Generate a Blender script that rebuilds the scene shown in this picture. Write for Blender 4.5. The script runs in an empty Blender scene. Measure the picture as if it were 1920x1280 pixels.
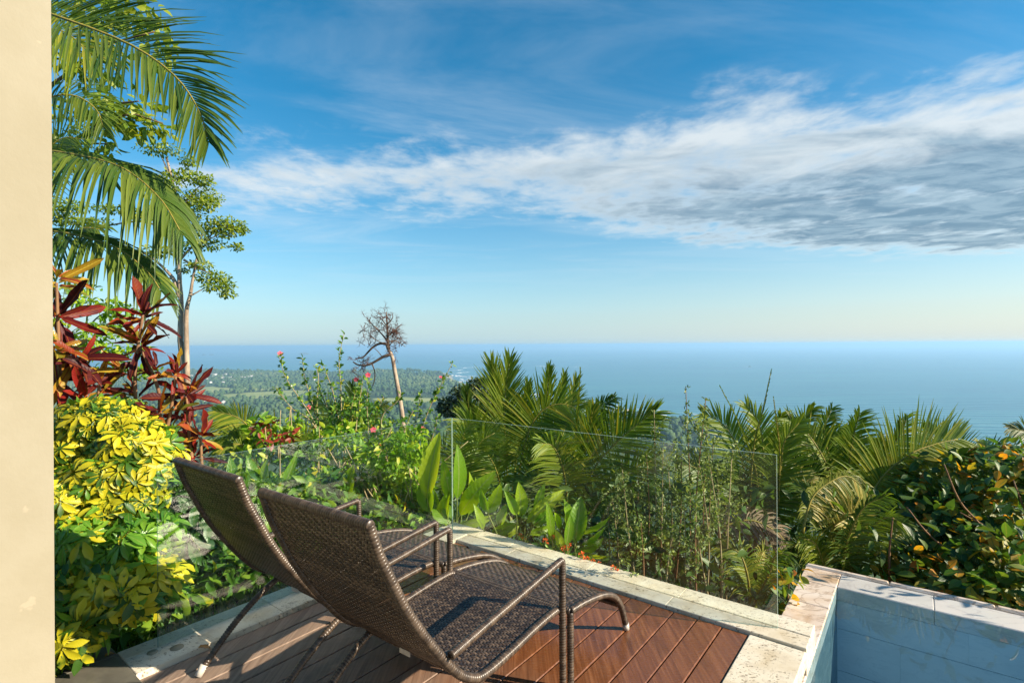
import bpy, math, random
import numpy as np

random.seed(7)
RNG = np.random.default_rng(11)
C = bpy.context.scene.collection
SC = bpy.context.scene

# ------------------------------------------------------------------ camera, world, sun
EYE = 1.632
HORY = 646.0                                            # image row of the eye level
FPX = 976.0
ROLL = 0.0058
cam_d = bpy.data.cameras.new("camera")
cam_d.sensor_width = 36.0
cam_d.lens = 36.0 * FPX / 1920.0
cam_d.shift_y = (HORY - 640.0) / 1920.0
cam_d.clip_start = 0.05
cam_d.clip_end = 150000
cam = bpy.data.objects.new("camera", cam_d)
C.objects.link(cam)
cam.location = (0, 0, EYE)
cam.rotation_mode = 'QUATERNION'
from mathutils import Matrix, Vector, Quaternion
cam.rotation_quaternion = (Matrix.Rotation(math.pi / 2, 3, 'X') @ Matrix.Rotation(-ROLL, 3, 'Z')).to_quaternion()
SC.camera = cam

SUN_AZ, SUN_EL = math.radians(106), math.radians(28)     # clockwise from the view direction (+Y)
SUN_DIR = np.array([math.sin(SUN_AZ) * math.cos(SUN_EL), math.cos(SUN_AZ) * math.cos(SUN_EL), math.sin(SUN_EL)])
SC.view_settings.view_transform = 'Standard'
SC.view_settings.look = 'None'
SC.view_settings.exposure = 1.12
SC.view_settings.gamma = 1.0
SC.view_settings.use_curve_mapping = False
SC.render.engine = 'CYCLES'
SC.cycles.use_denoising = True
SC.cycles.max_bounces = 10
SC.cycles.transparent_max_bounces = 24
SC.cycles.volume_bounces = 1
SC.cycles.sample_clamp_indirect = 6.0


class NT:
    """small helper around a node tree"""
    def __init__(s, tree):
        s.t = tree
        for n in list(tree.nodes):
            tree.nodes.remove(n)

    def n(s, typ, **kw):
        nd = s.t.nodes.new(typ)
        for k, v in kw.items():
            setattr(nd, k, v)
        return nd

    def put(s, sock, v):
        if isinstance(v, bpy.types.NodeSocket):
            s.t.links.new(v, sock)
        elif isinstance(v, (tuple, list)) and len(v) == 3 and sock.type == 'RGBA':
            sock.default_value = (*v, 1)
        else:
            sock.default_value = v

    def m(s, op, a, b=0.0, c=None, clamp=False):
        nd = s.n('ShaderNodeMath', operation=op, use_clamp=clamp)
        s.put(nd.inputs[0], a)
        s.put(nd.inputs[1], b)
        if c is not None:
            s.put(nd.inputs[2], c)
        return nd.outputs[0]

    def vm(s, op, a, b):
        nd = s.n('ShaderNodeVectorMath', operation=op)
        s.put(nd.inputs[0], a)
        s.put(nd.inputs[1], b)
        return nd.outputs[0]

    def mix(s, f, a, b, blend='MIX'):
        nd = s.n('ShaderNodeMix', data_type='RGBA', blend_type=blend)
        s.put(nd.inputs[0], f)
        s.put(nd.inputs[6], a)
        s.put(nd.inputs[7], b)
        return nd.outputs[2]

    def ramp(s, f, stops, interp='LINEAR'):
        nd = s.n('ShaderNodeValToRGB')
        cr = nd.color_ramp
        cr.interpolation = interp
        while len(cr.elements) < len(stops):
            cr.elements.new(0.5)
        for e, (p, c) in zip(cr.elements, stops):
            e.position = p
            e.color = (*c, 1) if len(c) == 3 else c
        s.put(nd.inputs[0], f)
        return nd.outputs[0]

    def sstep(s, x, a, b):
        nd = s.n('ShaderNodeMapRange', interpolation_type='SMOOTHSTEP')
        s.put(nd.inputs[0], x)
        nd.inputs[1].default_value = a
        nd.inputs[2].default_value = b
        return nd.outputs[0]

    def noise(s, vec, scale, detail=4, rough=0.55, dist=0.0, out=0, lac=2.0):
        nd = s.n('ShaderNodeTexNoise')
        if vec is not None:
            s.put(nd.inputs['Vector'], vec)
        nd.inputs['Scale'].default_value = scale
        nd.inputs['Detail'].default_value = detail
        nd.inputs['Roughness'].default_value = rough
        nd.inputs['Lacunarity'].default_value = lac
        nd.inputs['Distortion'].default_value = dist
        return nd.outputs[out]

    def vec(s, x, y, z=0.0):
        nd = s.n('ShaderNodeCombineXYZ')
        for i, v in enumerate((x, y, z)):
            s.put(nd.inputs[i], v)
        return nd.outputs[0]

    def sep(s, v):
        nd = s.n('ShaderNodeSeparateXYZ')
        s.put(nd.inputs[0], v)
        return nd.outputs

    def mapping(s, v, scale=(1, 1, 1), rot=(0, 0, 0), loc=(0, 0, 0)):
        nd = s.n('ShaderNodeMapping')
        s.put(nd.inputs[0], v)
        nd.inputs[1].default_value = loc
        nd.inputs[2].default_value = rot
        nd.inputs[3].default_value = scale
        return nd.outputs[0]

    def bump(s, h, strength=0.3, dist=0.01):
        nd = s.n('ShaderNodeBump')
        nd.inputs['Strength'].default_value = strength
        nd.inputs['Distance'].default_value = dist
        s.put(nd.inputs['Height'], h)
        return nd.outputs[0]


world = bpy.data.worlds.new("World")
SC.world = world
world.use_nodes = True
w = NT(world.node_tree)
sky = w.n('ShaderNodeTexSky', sky_type='NISHITA')
sky.sun_disc = False
sky.sun_elevation = SUN_EL
sky.sun_rotation = SUN_AZ
sky.altitude = 200
sky.air_density = 1.0
sky.dust_density = 0.35
sky.ozone_density = 3.2
hs = w.n('ShaderNodeHueSaturation')
hs.inputs['Hue'].default_value = 0.484
hs.inputs['Saturation'].default_value = 1.38
hs.inputs['Value'].default_value = 0.88
w.put(hs.inputs['Color'], sky.outputs[0])
dirv = w.n('ShaderNodeTexCoord').outputs['Generated']
dx, dy, dz = w.sep(dirv)
zz = w.m('ADD', w.m('MAXIMUM', dz, 0.0), 0.012)
cx = w.m('DIVIDE', dx, zz)
cy = w.m('DIVIDE', dy, zz)
cp = w.vec(cx, cy)
# one big cloud bank ahead and to the right of the view, thinning out to the left, on the cloud plane
wob = w.m('MULTIPLY', w.m('SUBTRACT', w.noise(cp, 0.55, 3), 0.5), 1.5)
wob2 = w.m('MULTIPLY', w.m('SUBTRACT', w.noise(cp, 1.7, 3), 0.5), 0.55)
cyw = w.m('ADD', w.m('ADD', cy, wob), wob2)
cxp = w.m('MAXIMUM', cx, 0.0)
ytop = w.m('ADD', 2.30, w.m('MULTIPLY', cxp, -0.36))
ylow = w.m('MINIMUM', w.m('ADD', 3.90, w.m('MULTIPLY', cxp, 0.60)), 5.5)
m1 = w.sstep(w.m('SUBTRACT', cyw, ytop), -0.15, 0.6)
m2 = w.sstep(w.m('SUBTRACT', ylow, cyw), -0.5, 1.1)
m3 = w.sstep(cx, -2.6, -1.5)
m4 = w.m('SUBTRACT', 1.0, w.sstep(cx, 9.0, 16.0))
bank = w.m('MULTIPLY', w.m('MULTIPLY', m1, m2), w.m('MULTIPLY', m3, m4))
cpm = w.mapping(cp, scale=(0.95, 1.0, 1), rot=(0, 0, math.radians(-28)))
n1 = w.noise(cpm, 1.9, 10, 0.60, 0.3)
n2 = w.noise(w.mapping(cp, scale=(1, .8, 1), rot=(0, 0, .3)), 5.2, 7, 0.60, 0.25)
n3 = w.noise(w.mapping(cp, scale=(.8, 1.1, 1), rot=(0, 0, math.radians(-20)), loc=(5, 2, 0)), 1.5, 6, 0.58, 0.6)
tex = w.m('ADD', w.m('MULTIPLY', n1, 0.55), w.m('MULTIPLY', n2, 0.45))
thick = w.sstep(cx, -0.4, 2.2)
thr = w.m('SUBTRACT', 0.615, w.m('ADD', w.m('MULTIPLY', bank, 0.245), w.m('MULTIPLY', w.m('MULTIPLY', bank, thick), 0.12)))
over = w.m('SUBTRACT', tex, thr)
dens = w.m('MULTIPLY', w.sstep(over, -0.07, 0.24), w.sstep(bank, 0.0, 0.3))
# scattered puffs elsewhere on the same plane
pn = w.noise(w.mapping(cp, scale=(0.5, 0.9, 1), loc=(3.1, 1.7, 0)), 1.4, 7, 0.6, 0.3)
puff = w.m('MULTIPLY', w.sstep(pn, 0.58, 0.80), 0.5)
# cirrus veil: stretched streaks
cirn = w.noise(w.mapping(cp, scale=(0.30, 0.75, 1), rot=(0, 0, math.radians(24)), loc=(0.4, 0, 0)), 1.3, 8, 0.64, 0.8)
cir = w.m('MULTIPLY', w.sstep(cirn, 0.42, 0.78), 0.34)
fade = w.sstep(dz, 0.05, 0.2)
thin = w.m('MULTIPLY', w.m('MAXIMUM', puff, cir), fade)
# thick parts of the bank are grey from below, torn edges and thin parts stay white
grey = w.m('MULTIPLY', w.sstep(over, 0.04, 0.26), w.m('ADD', .45, w.m('MULTIPLY', w.sstep(cx, -.6, 2.0), .55)))
grey = w.m('MULTIPLY', grey, w.sstep(w.m('ADD', w.m('SUBTRACT', cyw, ytop), w.m('MULTIPLY', w.m('SUBTRACT', n3, .5), 4.0)), 0.1, 1.5))
dark = w.mix(w.sstep(w.noise(w.mapping(cp, scale=(.7, 1.2, 1), rot=(0, 0, -.4), loc=(1, 4, 0)), 3.2, 7, .6, .7), .34, .66), (.95, 1.55, 2.1), (1.9, 2.6, 3.1))
ccol = w.mix(grey, (4.3, 4.6, 4.7), dark)
toward = w.m('ADD', w.m('MULTIPLY', dx, float(SUN_DIR[0])), w.m('MULTIPLY', dy, float(SUN_DIR[1])))
air = w.mix(w.sstep(toward, -.45, .85), (2.45, 3.55, 4.05), (4.3, 4.4, 3.9))
low = w.m('MULTIPLY', w.m('POWER', w.m('SUBTRACT', 1.0, w.m('ABSOLUTE', dz)), 6.2), .93)
clear = w.mix(low, hs.outputs[0], air)
base = w.mix(thin, clear, (3.9, 4.5, 4.9))
skyc = w.mix(w.m('MULTIPLY', dens, 0.86), base, ccol)
bg = w.n('ShaderNodeBackground')
w.put(bg.inputs[0], skyc)
bg.inputs[1].default_value = 0.09
wo = w.n('ShaderNodeOutputWorld')
w.t.links.new(bg.outputs[0], wo.inputs[0])

sun_d = bpy.data.lights.new("sun", 'SUN')
sun_d.energy = 4.6
sun_d.angle = math.radians(0.55)
sun_d.color = (1.0, 0.86, 0.66)
sun = bpy.data.objects.new("sun", sun_d)
C.objects.link(sun)
sun.rotation_mode = 'QUATERNION'
sun.rotation_quaternion = Vector(SUN_DIR).to_track_quat('Z', 'Y')
sun.location = (10, -2, 12)

# ------------------------------------------------------------------ geometry helpers
CORNER = np.array([-0.533, 4.528])                      # foot of the glass corner
UU = np.array([0.6154, 0.7882])                         # along the planks, away from the house
VV = np.array([0.7882, -0.6154])                        # across the planks, towards the pool


def uv(u, v, z=0.0):
    q = CORNER + u * UU + v * VV
    return np.array([q[0], q[1], z])


def to_uv(x, y):
    rx, ry = x - CORNER[0], y - CORNER[1]
    return rx * UU[0] + ry * UU[1], rx * VV[0] + ry * VV[1]


def P(px, py, Y):
    """world point at distance Y ahead of the viewpoint, from a measured bearing"""
    ex, ey = px - 960.0, HORY - py
    return np.array([(ex + ey * ROLL) / FPX * Y, Y, EYE + (ey - ex * ROLL) / FPX * Y])


def nrm(a):
    a = np.asarray(a, float)
    return a / np.maximum(np.linalg.norm(a, axis=-1, keepdims=True), 1e-9)


def smooth(x, a, b):
    t = np.clip((x - a) / (b - a), 0, 1)
    return t * t * (3 - 2 * t)


def ground_z(x, y):
    u, v = to_uv(x, y)
    d = np.maximum(u - 0.16, 0) + np.maximum(-v - 3.0, 0) * 0.7
    z = -0.2 - 0.42 * d + 0.04 * np.sin(x * 2.1) * np.cos(y * 1.7)
    inside = smooth(-v, 0.4, -0.2) * smooth(u, 0.2, -0.2)
    pool = smooth(v, 2.2, 2.6) * smooth(u, 1.5, 1.2)
    z = z - 1.6 * np.maximum(inside, pool) - 0.6 * pool
    return np.maximum(z, -182.5)


class MB:
    """collects vertices, faces, per-vertex info colour and material indices; builds one mesh"""
    def __init__(s):
        s.v, s.i, s.q, s.qm, s.t, s.tm, s.n = [], [], [], [], [], [], 0

    def add(s, v, quads=None, tris=None, info=None, mat=0):
        v = np.asarray(v, float).reshape(-1, 3)
        s.v.append(v)
        if info is None:
            info = np.zeros((len(v), 3))
        s.i.append(np.asarray(info, float))
        if quads is not None and len(quads):
            q = np.asarray(quads, int) + s.n
            s.q.append(q)
            s.qm.append(np.full(len(q), mat))
        if tris is not None and len(tris):
            q = np.asarray(tris, int) + s.n
            s.t.append(q)
            s.tm.append(np.full(len(q), mat))
        s.n += len(v)

    def inst(s, base, pos, R, scale, rnd=None, mat=0):
        """many copies of base=(verts, quads, tris, info)"""
        bv, bq, bt, bi = base
        m, k = len(pos), len(bv)
        if m == 0:
            return
        scale = np.broadcast_to(np.asarray(scale, float), (m,))
        V = np.einsum('mij,kj->mki', R, bv) * scale[:, None, None] + np.asarray(pos)[:, None, :]
        I = np.broadcast_to(bi, (m, k, 3)).copy()
        I[:, :, 0] = (RNG.random(m) if rnd is None else rnd)[:, None]
        off = (np.arange(m) * k)[:, None, None]
        q = (np.asarray(bq, int).reshape(1, -1, 4) + off).reshape(-1, 4) if len(bq) else None
        t = (np.asarray(bt, int).reshape(1, -1, 3) + off).reshape(-1, 3) if len(bt) else None
        s.add(V.reshape(-1, 3), q, t, I.reshape(-1, 3), mat)

    def mesh(s, name, mats, sm=True, origin=(0, 0, 0)):
        me = bpy.data.meshes.new(name)
        V = np.concatenate(s.v) - np.asarray(origin, float)
        I = np.concatenate(s.i)
        Q = np.concatenate(s.q) if s.q else np.zeros((0, 4), int)
        T = np.concatenate(s.t) if s.t else np.zeros((0, 3), int)
        me.vertices.add(len(V))
        me.vertices.foreach_set('co', V.astype(np.float32).ravel())
        lv = np.concatenate([Q.ravel(), T.ravel()]).astype(np.int32)
        me.loops.add(len(lv))
        me.loops.foreach_set('vertex_index', lv)
        npoly = len(Q) + len(T)
        me.polygons.add(npoly)
        st = np.concatenate([np.arange(len(Q)) * 4, len(Q) * 4 + np.arange(len(T)) * 3]).astype(np.int32)
        me.polygons.foreach_set('loop_start', st)
        mi = np.concatenate(s.qm + s.tm).astype(np.int32)
        me.polygons.foreach_set('material_index', mi)
        me.polygons.foreach_set('use_smooth', np.full(npoly, sm))
        for m in (mats if isinstance(mats, (list, tuple)) else [mats]):
            me.materials.append(m)
        a = me.attributes.new('info', 'FLOAT_COLOR', 'POINT')
        a.data.foreach_set('color', np.concatenate([I, np.ones((len(I), 1))], 1).astype(np.float32).ravel())
        me.update(calc_edges=True)
        return me

    def obj(s, name, mats, parent=None, sm=True):
        o = base_loc(parent)
        return link(name, s.mesh(name, mats, sm, o), parent)


def base_loc(parent):
    b = np.zeros(3)
    while parent is not None:
        b = b + np.array(parent.location)
        parent = parent.parent
    return b


def link(name, data, parent=None, loc=None, R=None, scale=1.0):
    o = bpy.data.objects.new(name, data)
    C.objects.link(o)
    if parent is not None:
        o.parent = parent
    if R is not None:
        M = Matrix([[float(R[i][j]) * scale for j in range(3)] for i in range(3)]).to_4x4()
        M.translation = Vector([float(c) for c in (loc if loc is not None else (0, 0, 0))])
        o.matrix_local = M
    elif loc is not None:
        o.location = [float(c) for c in loc]
    return o


def tag(o, label=None, cat=None, group=None, kind=None):
    for k, v in (('label', label), ('category', cat), ('group', group), ('kind', kind)):
        if v:
            o[k] = v
    return o


def thing(name, loc, label, cat, group=None, rz=0.0):
    o = bpy.data.objects.new(name, None)
    C.objects.link(o)
    o.empty_display_size = 0.1
    o.location = [float(c) for c in loc]
    o.rotation_euler = (0, 0, rz)
    return tag(o, label, cat, group)


def copy_tree(o, parent=None):
    c = o.copy()
    C.objects.link(c)
    c.parent = parent
    for ch in list(o.children):
        copy_tree(ch, c)
    return c


def box(mb, lo, hi, R=None, org=(0, 0, 0), mat=0, bev=0.0):
    """box from lo to hi (local), rotated by R about org; bev chamfers the top edges"""
    x0, y0, z0 = lo
    x1, y1, z1 = hi
    if bev:
        b = bev
        v = [(x0, y0, z0), (x1, y0, z0), (x1, y1, z0), (x0, y1, z0),
             (x0, y0, z1 - b), (x1, y0, z1 - b), (x1, y1, z1 - b), (x0, y1, z1 - b),
             (x0 + b, y0 + b, z1), (x1 - b, y0 + b, z1), (x1 - b, y1 - b, z1), (x0 + b, y1 - b, z1)]
        q = [(3, 2, 1, 0), (8, 9, 10, 11)]
        for i in range(4):
            j = (i + 1) % 4
            q += [(i, j, 4 + j, 4 + i), (4 + i, 4 + j, 8 + j, 8 + i)]
    else:
        v = [(x0, y0, z0), (x1, y0, z0), (x1, y1, z0), (x0, y1, z0), (x0, y0, z1), (x1, y0, z1), (x1, y1, z1), (x0, y1, z1)]
        q = [(3, 2, 1, 0), (4, 5, 6, 7), (0, 1, 5, 4), (1, 2, 6, 5), (2, 3, 7, 6), (3, 0, 4, 7)]
    v = np.array(v, float)
    if R is not None:
        v = v @ np.asarray(R).T
    mb.add(v + np.asarray(org, float), q, mat=mat)


RUV = np.array([[VV[0], UU[0], 0], [VV[1], UU[1], 0], [0, 0, 1.0]])       # local x = v, local y = u
ORG = np.array([CORNER[0], CORNER[1], 0.0])


def uvbox(mb, v0, v1, u0, u1, z0, z1, mat=0, bev=0.0):
    box(mb, (v0, u0, z0), (v1, u1, z1), RUV, ORG, mat, bev)


def catmull(pts, n):
    p = np.asarray(pts, float)
    if len(p) == 2:
        t = np.linspace(0, 1, n)[:, None]
        return p[0] * (1 - t) + p[1] * t
    q = np.concatenate([[2 * p[0] - p[1]], p, [2 * p[-1] - p[-2]]])
    k = len(p) - 1
    out = []
    for x in np.linspace(0, k, n):
        i = min(int(x), k - 1)
        t = x - i
        a, b, c, d = q[i], q[i + 1], q[i + 2], q[i + 3]
        out.append(0.5 * (2 * b + (c - a) * t + (2 * a - 5 * b + 4 * c - d) * t * t + (3 * b - a - 3 * c + d) * t ** 3))
    return np.array(out)


def arclen(p):
    d = np.linalg.norm(np.diff(p, axis=0), axis=1)
    return np.concatenate([[0], np.cumsum(d)])


def resample(p, step):
    s = arclen(p)
    n = max(2, int(round(s[-1] / step)) + 1)
    t = np.linspace(0, s[-1], n)
    return np.stack([np.interp(t, s, p[:, i]) for i in range(p.shape[1])], 1)


def tube(mb, pts, rad, sides=6, mat=0, cap=True, rnd=0.0):
    p = np.asarray(pts, float)
    n = len(p)
    r = np.broadcast_to(np.asarray(rad, float), (n,))
    t = nrm(np.gradient(p, axis=0))
    ref = np.array([0, 0, 1.0]) if abs(t[0][2]) < 0.9 else np.array([1.0, 0, 0])
    x = nrm(np.cross(t[0], ref))
    V = []
    ang = np.linspace(0, 2 * np.pi, sides, endpoint=False)
    for i in range(n):
        x = nrm(x - t[i] * np.dot(x, t[i]))
        y = np.cross(t[i], x)
        V.append(p[i] + r[i] * (np.cos(ang)[:, None] * x + np.sin(ang)[:, None] * y))
    V = np.concatenate(V)
    q = []
    for i in range(n - 1):
        for j in range(sides):
            k = (j + 1) % sides
            q.append((i * sides + j, i * sides + k, (i + 1) * sides + k, (i + 1) * sides + j))
    tr = []
    if cap:
        V = np.concatenate([V, [p[0]], [p[-1]]])
        a, b = n * sides, n * sides + 1
        for j in range(sides):
            k = (j + 1) % sides
            tr += [(k, j, a), ((n - 1) * sides + j, (n - 1) * sides + k, b)]
    info = np.zeros((len(V), 3))
    info[:, 0] = rnd
    info[:n * sides, 2] = np.repeat(np.linspace(0, 1, n), sides)
    mb.add(V, q, tr, info, mat)


def frames(d, n):
    d = nrm(d)
    x = nrm(np.cross(d, n))
    z = np.cross(x, d)
    return np.stack([x, d, z], axis=-1)


# ------------------------------------------------------------------ leaf shapes: x across, y along (0..1), z normal
def leaf_base(rows=5, w=0.3, shape='oval', fold=0.15, curl=0.15, wave=0.0):
    t = np.linspace(0, 1, rows + 1)
    if shape == 'oval':
        hw = np.sin(np.pi * np.clip(t, 0, 1) ** 0.85) ** 0.8
    elif shape == 'obov':
        hw = np.sin(np.pi * t ** 1.5) ** 0.75
    elif shape == 'strap':
        hw = np.clip(np.minimum(t * 6, (1 - t) * 4), 0, 1) ** 0.6 * (0.75 + 0.25 * t)
    else:
        hw = np.sin(np.pi * t ** 0.7)
    hw = np.maximum(hw, 0.03) * w / 2
    z = -curl * t ** 2
    y = t * (1 - 0.35 * curl)
    wv = wave * np.sin(np.arange(rows + 1) * 2.1) * w
    V, I = [], []
    for i in range(rows + 1):
        V += [(-hw[i], y[i], z[i] + fold * hw[i] * 2 + wv[i]), (0, y[i], z[i]), (hw[i], y[i], z[i] + fold * hw[i] * 2 - wv[i])]
        I += [(0, 1, t[i]), (0, 0, t[i]), (0, 1, t[i])]
    q = []
    for i in range(rows):
        a = 3 * i
        q += [(a, a + 1, a + 4, a + 3), (a + 1, a + 2, a + 5, a + 4)]
    return np.array(V, float), q, [], np.array(I, float)


def diamond(w=0.45, fold=0.12, curl=0.1):
    V = np.array([(0, 0, 0), (w / 2, 0.45, fold), (0, 1, -curl), (-w / 2, 0.45, fold)], float)
    I = np.array([(0, 0, 0), (0, 1, .45), (0, 0, 1), (0, 1, .45)], float)
    return V, [], [(0, 1, 2), (0, 2, 3)], I


def hexleaf(w=0.5, fold=0.1, curl=0.15):
    V = np.array([(0, 0, 0), (w * .42, .3, fold), (w * .4, .65, fold * .8 - curl * .4), (0, 1, -curl), (-w * .4, .65, fold * .8 - curl * .4), (-w * .42, .3, fold), (0, .5, -curl * .25)], float)
    I = np.array([(0, 0, 0), (0, 1, .3), (0, 1, .65), (0, 0, 1), (0, 1, .65), (0, 1, .3), (0, 0, .5)], float)
    return V, [(0, 1, 2, 6), (6, 2, 3, 4), (0, 6, 4, 5)][:2] + [(0, 6, 4, 5)], [], I


def rand_dirs(n, up=0.0):
    d = RNG.normal(size=(n, 3))
    d = nrm(d)
    d[:, 2] += up
    return nrm(d)


def ellipsoid_pts(n, c, r, shell=0.5):
    d = rand_dirs(n)
    k = (shell + (1 - shell) * RNG.random(n)) ** 0.6
    return np.asarray(c) + d * np.asarray(r) * k[:, None], d


def leaf_cloud(mb, n, c, r, size, base, up=0.4, out=0.6, shell=0.3, mat=0, droop=0.2):
    p, d = ellipsoid_pts(n, c, r, shell)
    ld = nrm(d * out + rand_dirs(n) * 0.8 - np.array([0, 0, droop]))
    nn = nrm(rand_dirs(n) * 0.7 + np.array([0, 0, up]) + d * 0.5 + SUN_DIR * 0.2)
    mb.inst(base, p, frames(ld, nn), size * (0.65 + 0.7 * RNG.random(n)), mat=mat)


# ------------------------------------------------------------------ materials
def mat_new(name):
    m = bpy.data.materials.new(name)
    m.use_nodes = True
    return m, NT(m.node_tree)


def finish(nt, shader, disp=None):
    o = nt.n('ShaderNodeOutputMaterial')
    nt.t.links.new(shader, o.inputs[0])


def principled(nt, col, rough=0.5, spec=0.5, normal=None, metal=0.0):
    p = nt.n('ShaderNodeBsdfPrincipled')
    nt.put(p.inputs['Base Color'], col)
    nt.put(p.inputs['Roughness'], rough)
    nt.put(p.inputs['Specular IOR Level'], spec)
    nt.put(p.inputs['Metallic'], metal)
    if normal is not None:
        nt.put(p.inputs['Normal'], normal)
    return p.outputs[0]


def leafmat(name, stops,  trans=0.38, tcol=(1.5, 1.5, 0.6), rough=0.42, spec=0.45, rib=None, edge=None, blotch=None, obj_rand=True):
    m, nt = mat_new(name)
    inf = nt.n('ShaderNodeAttribute', attribute_name='info')
    rnd, acr, alo = nt.sep(inf.outputs['Vector'])
    if obj_rand:
        rnd = nt.m('FRACT', nt.m('ADD', rnd, nt.n('ShaderNodeObjectInfo').outputs['Random']))
    pos = nt.n('ShaderNodeNewGeometry').outputs['Position']
    nz = nt.noise(pos, 9.0, 3)
    f = nt.m('ADD', rnd, nt.m('MULTIPLY', nt.m('SUBTRACT', nz, 0.5), 0.35), clamp=True)
    col = nt.ramp(f, [(p_, tuple(min(c_ * 1.55, .8) for c_ in q_)) for p_, q_ in stops])
    if blotch:
        ct, amount, sc = blotch
        bn = nt.noise(nt.mapping(nt.n('ShaderNodeTexCoord').outputs['Object'], scale=(1, 1, 1)), sc, 4, 0.6)
        bf = nt.sstep(nt.m('ADD', bn, nt.m('MULTIPLY', nt.m('SUBTRACT', rnd, 0.5), 0.35)), 0.5 - amount, 0.58 - amount)
        col = nt.mix(bf, col, ct)
    if edge:
        ec, e0, e1 = edge
        ef = nt.sstep(nt.m('ADD', acr, nt.m('MULTIPLY', nt.m('SUBTRACT', nt.noise(pos, 40, 3), 0.5), 0.7)), e0, e1)
        col = nt.mix(ef, col, ec)
    if rib:
        rc, rw = rib
        col = nt.mix(nt.sstep(acr, rw, rw * 0.35), col, rc)
    vein = nt.m('SINE', nt.m('MULTIPLY', nt.m('SUBTRACT', alo, nt.m('MULTIPLY', acr, 0.12)), 75.0))
    nor = nt.bump(vein, 0.12, 0.004)
    p = principled(nt, col, rough, spec, nor)
    tr = nt.n('ShaderNodeBsdfTranslucent')
    nt.put(tr.inputs[0], nt.mix(1.0, col, tcol, 'MULTIPLY'))
    mx = nt.n('ShaderNodeMixShader')
    mx.inputs[0].default_value = trans
    nt.t.links.new(p, mx.inputs[1])
    nt.t.links.new(tr.outputs[0], mx.inputs[2])
    finish(nt, mx.outputs[0])
    return m


def stemmat(name, c1, c2, scale=14, rough=0.7):
    m, nt = mat_new(name)
    pos = nt.n('ShaderNodeTexCoord').outputs['Object']
    n1 = nt.noise(nt.mapping(pos, scale=(1, 1, 0.35)), scale, 5, 0.65)
    col = nt.mix(nt.sstep(n1, 0.35, 0.65), c1, c2)
    finish(nt, principled(nt, col, rough, 0.3, nt.bump(n1, 0.4, 0.01)))
    return m


M = {}
M['palm'] = leafmat('palm_leaf', [(0, (.045, .095, .009)), (.5, (.10, .155, .011)), (.85, (.17, .21, .016)), (1, (.25, .23, .03))], 0.42, (1.6, 1.5, .5), rib=((.20, .24, .05), .2))
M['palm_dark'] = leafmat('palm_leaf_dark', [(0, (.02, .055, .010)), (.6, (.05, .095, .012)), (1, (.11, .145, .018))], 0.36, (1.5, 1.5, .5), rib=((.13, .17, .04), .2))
M['palm_gold'] = leafmat('palm_leaf_gold', [(0, (.10, .13, .015)), (.5, (.17, .19, .025)), (1, (.34, .27, .06))], 0.38, (1.4, 1.3, .6), rib=((.3, .28, .08), .2))
M['palm_dry'] = leafmat('palm_leaf_dry', [(0, (.10, .075, .05)), (1, (.20, .16, .11))], 0.2, (1.2, 1.1, .8), .7, .2)
M['rachis'] = stemmat('rachis', (.20, .19, .03), (.32, .25, .05), 20, .5)
M['rachis_dark'] = stemmat('rachis_dark', (.07, .09, .025), (.13, .13, .03), 20, .5)
M['broad'] = leafmat('ginger_leaf', [(0, (.08, .18, .010)), (.5, (.15, .26, .012)), (1, (.26, .33, .018))], 0.52, (1.8, 1.5, .3), .38, .5, rib=((.30, .40, .10), .12))
M['vari'] = leafmat('variegated_leaf', [(0, (.30, .27, .010)), (.5, (.40, .36, .012)), (1, (.46, .42, .03))], 0.33, (1.1, 1.05, .5), .4, .45, blotch=((.045, .12, .012), -0.02, 2.6))
M['scheff'] = leafmat('green_whorl_leaf', [(0, (.04, .12, .012)), (.6, (.08, .19, .016)), (1, (.15, .27, .02))], 0.36, (1.5, 1.5, .5), .3, .55, rib=((.22, .30, .06), .12))
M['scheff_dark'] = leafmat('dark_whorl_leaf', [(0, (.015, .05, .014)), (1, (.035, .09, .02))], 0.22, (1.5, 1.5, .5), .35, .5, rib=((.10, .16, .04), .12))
M['croton'] = leafmat('croton_leaf', [(0, (.026, .005, .007)), (.3, (.06, .006, .007)), (.5, (.17, .012, .008)), (.66, (.045, .008, .008)), (.82, (.19, .03, .008)), (.92, (.24, .15, .014)), (1, (.08, .11, .014))], 0.26, (1.5, .9, .5), .46, .22, rib=((.20, .05, .012), .14), obj_rand=True)
M['croton_gold'] = leafmat('croton_leaf_gold', [(0, (.24, .13, .012)), (.3, (.20, .17, .015)), (.5, (.07, .10, .014)), (.72, (.26, .05, .012)), (1, (.11, .012, .012))], 0.3, (1.4, 1.2, .6), .3, .5, rib=((.55, .40, .05), .18), edge=((.26, .17, .012), .5, .95))
M['tree_leaf'] = leafmat('tree_leaf', [(0, (.06, .115, .010)), (.5, (.12, .18, .012)), (1, (.22, .25, .025))], 0.45, (1.5, 1.4, .5))
M['bright_leaf'] = leafmat('bright_leaf', [(0, (.055, .14, .010)), (.5, (.11, .22, .012)), (.9, (.22, .30, .02)), (1, (.34, .34, .03))], 0.42, (1.6, 1.5, .4))
M['hib_leaf'] = leafmat('hibiscus_leaf', [(0, (.03, .09, .012)), (.6, (.07, .15, .016)), (.95, (.17, .24, .02)), (1, (.42, .36, .02))], 0.35, (1.5, 1.4, .5))
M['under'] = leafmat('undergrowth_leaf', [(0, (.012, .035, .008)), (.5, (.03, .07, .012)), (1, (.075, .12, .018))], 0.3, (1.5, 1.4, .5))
M['slender'] = leafmat('slender_leaf', [(0, (.045, .08, .02)), (.5, (.085, .13, .03)), (1, (.18, .22, .05))], 0.32, (1.4, 1.3, .6))
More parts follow.
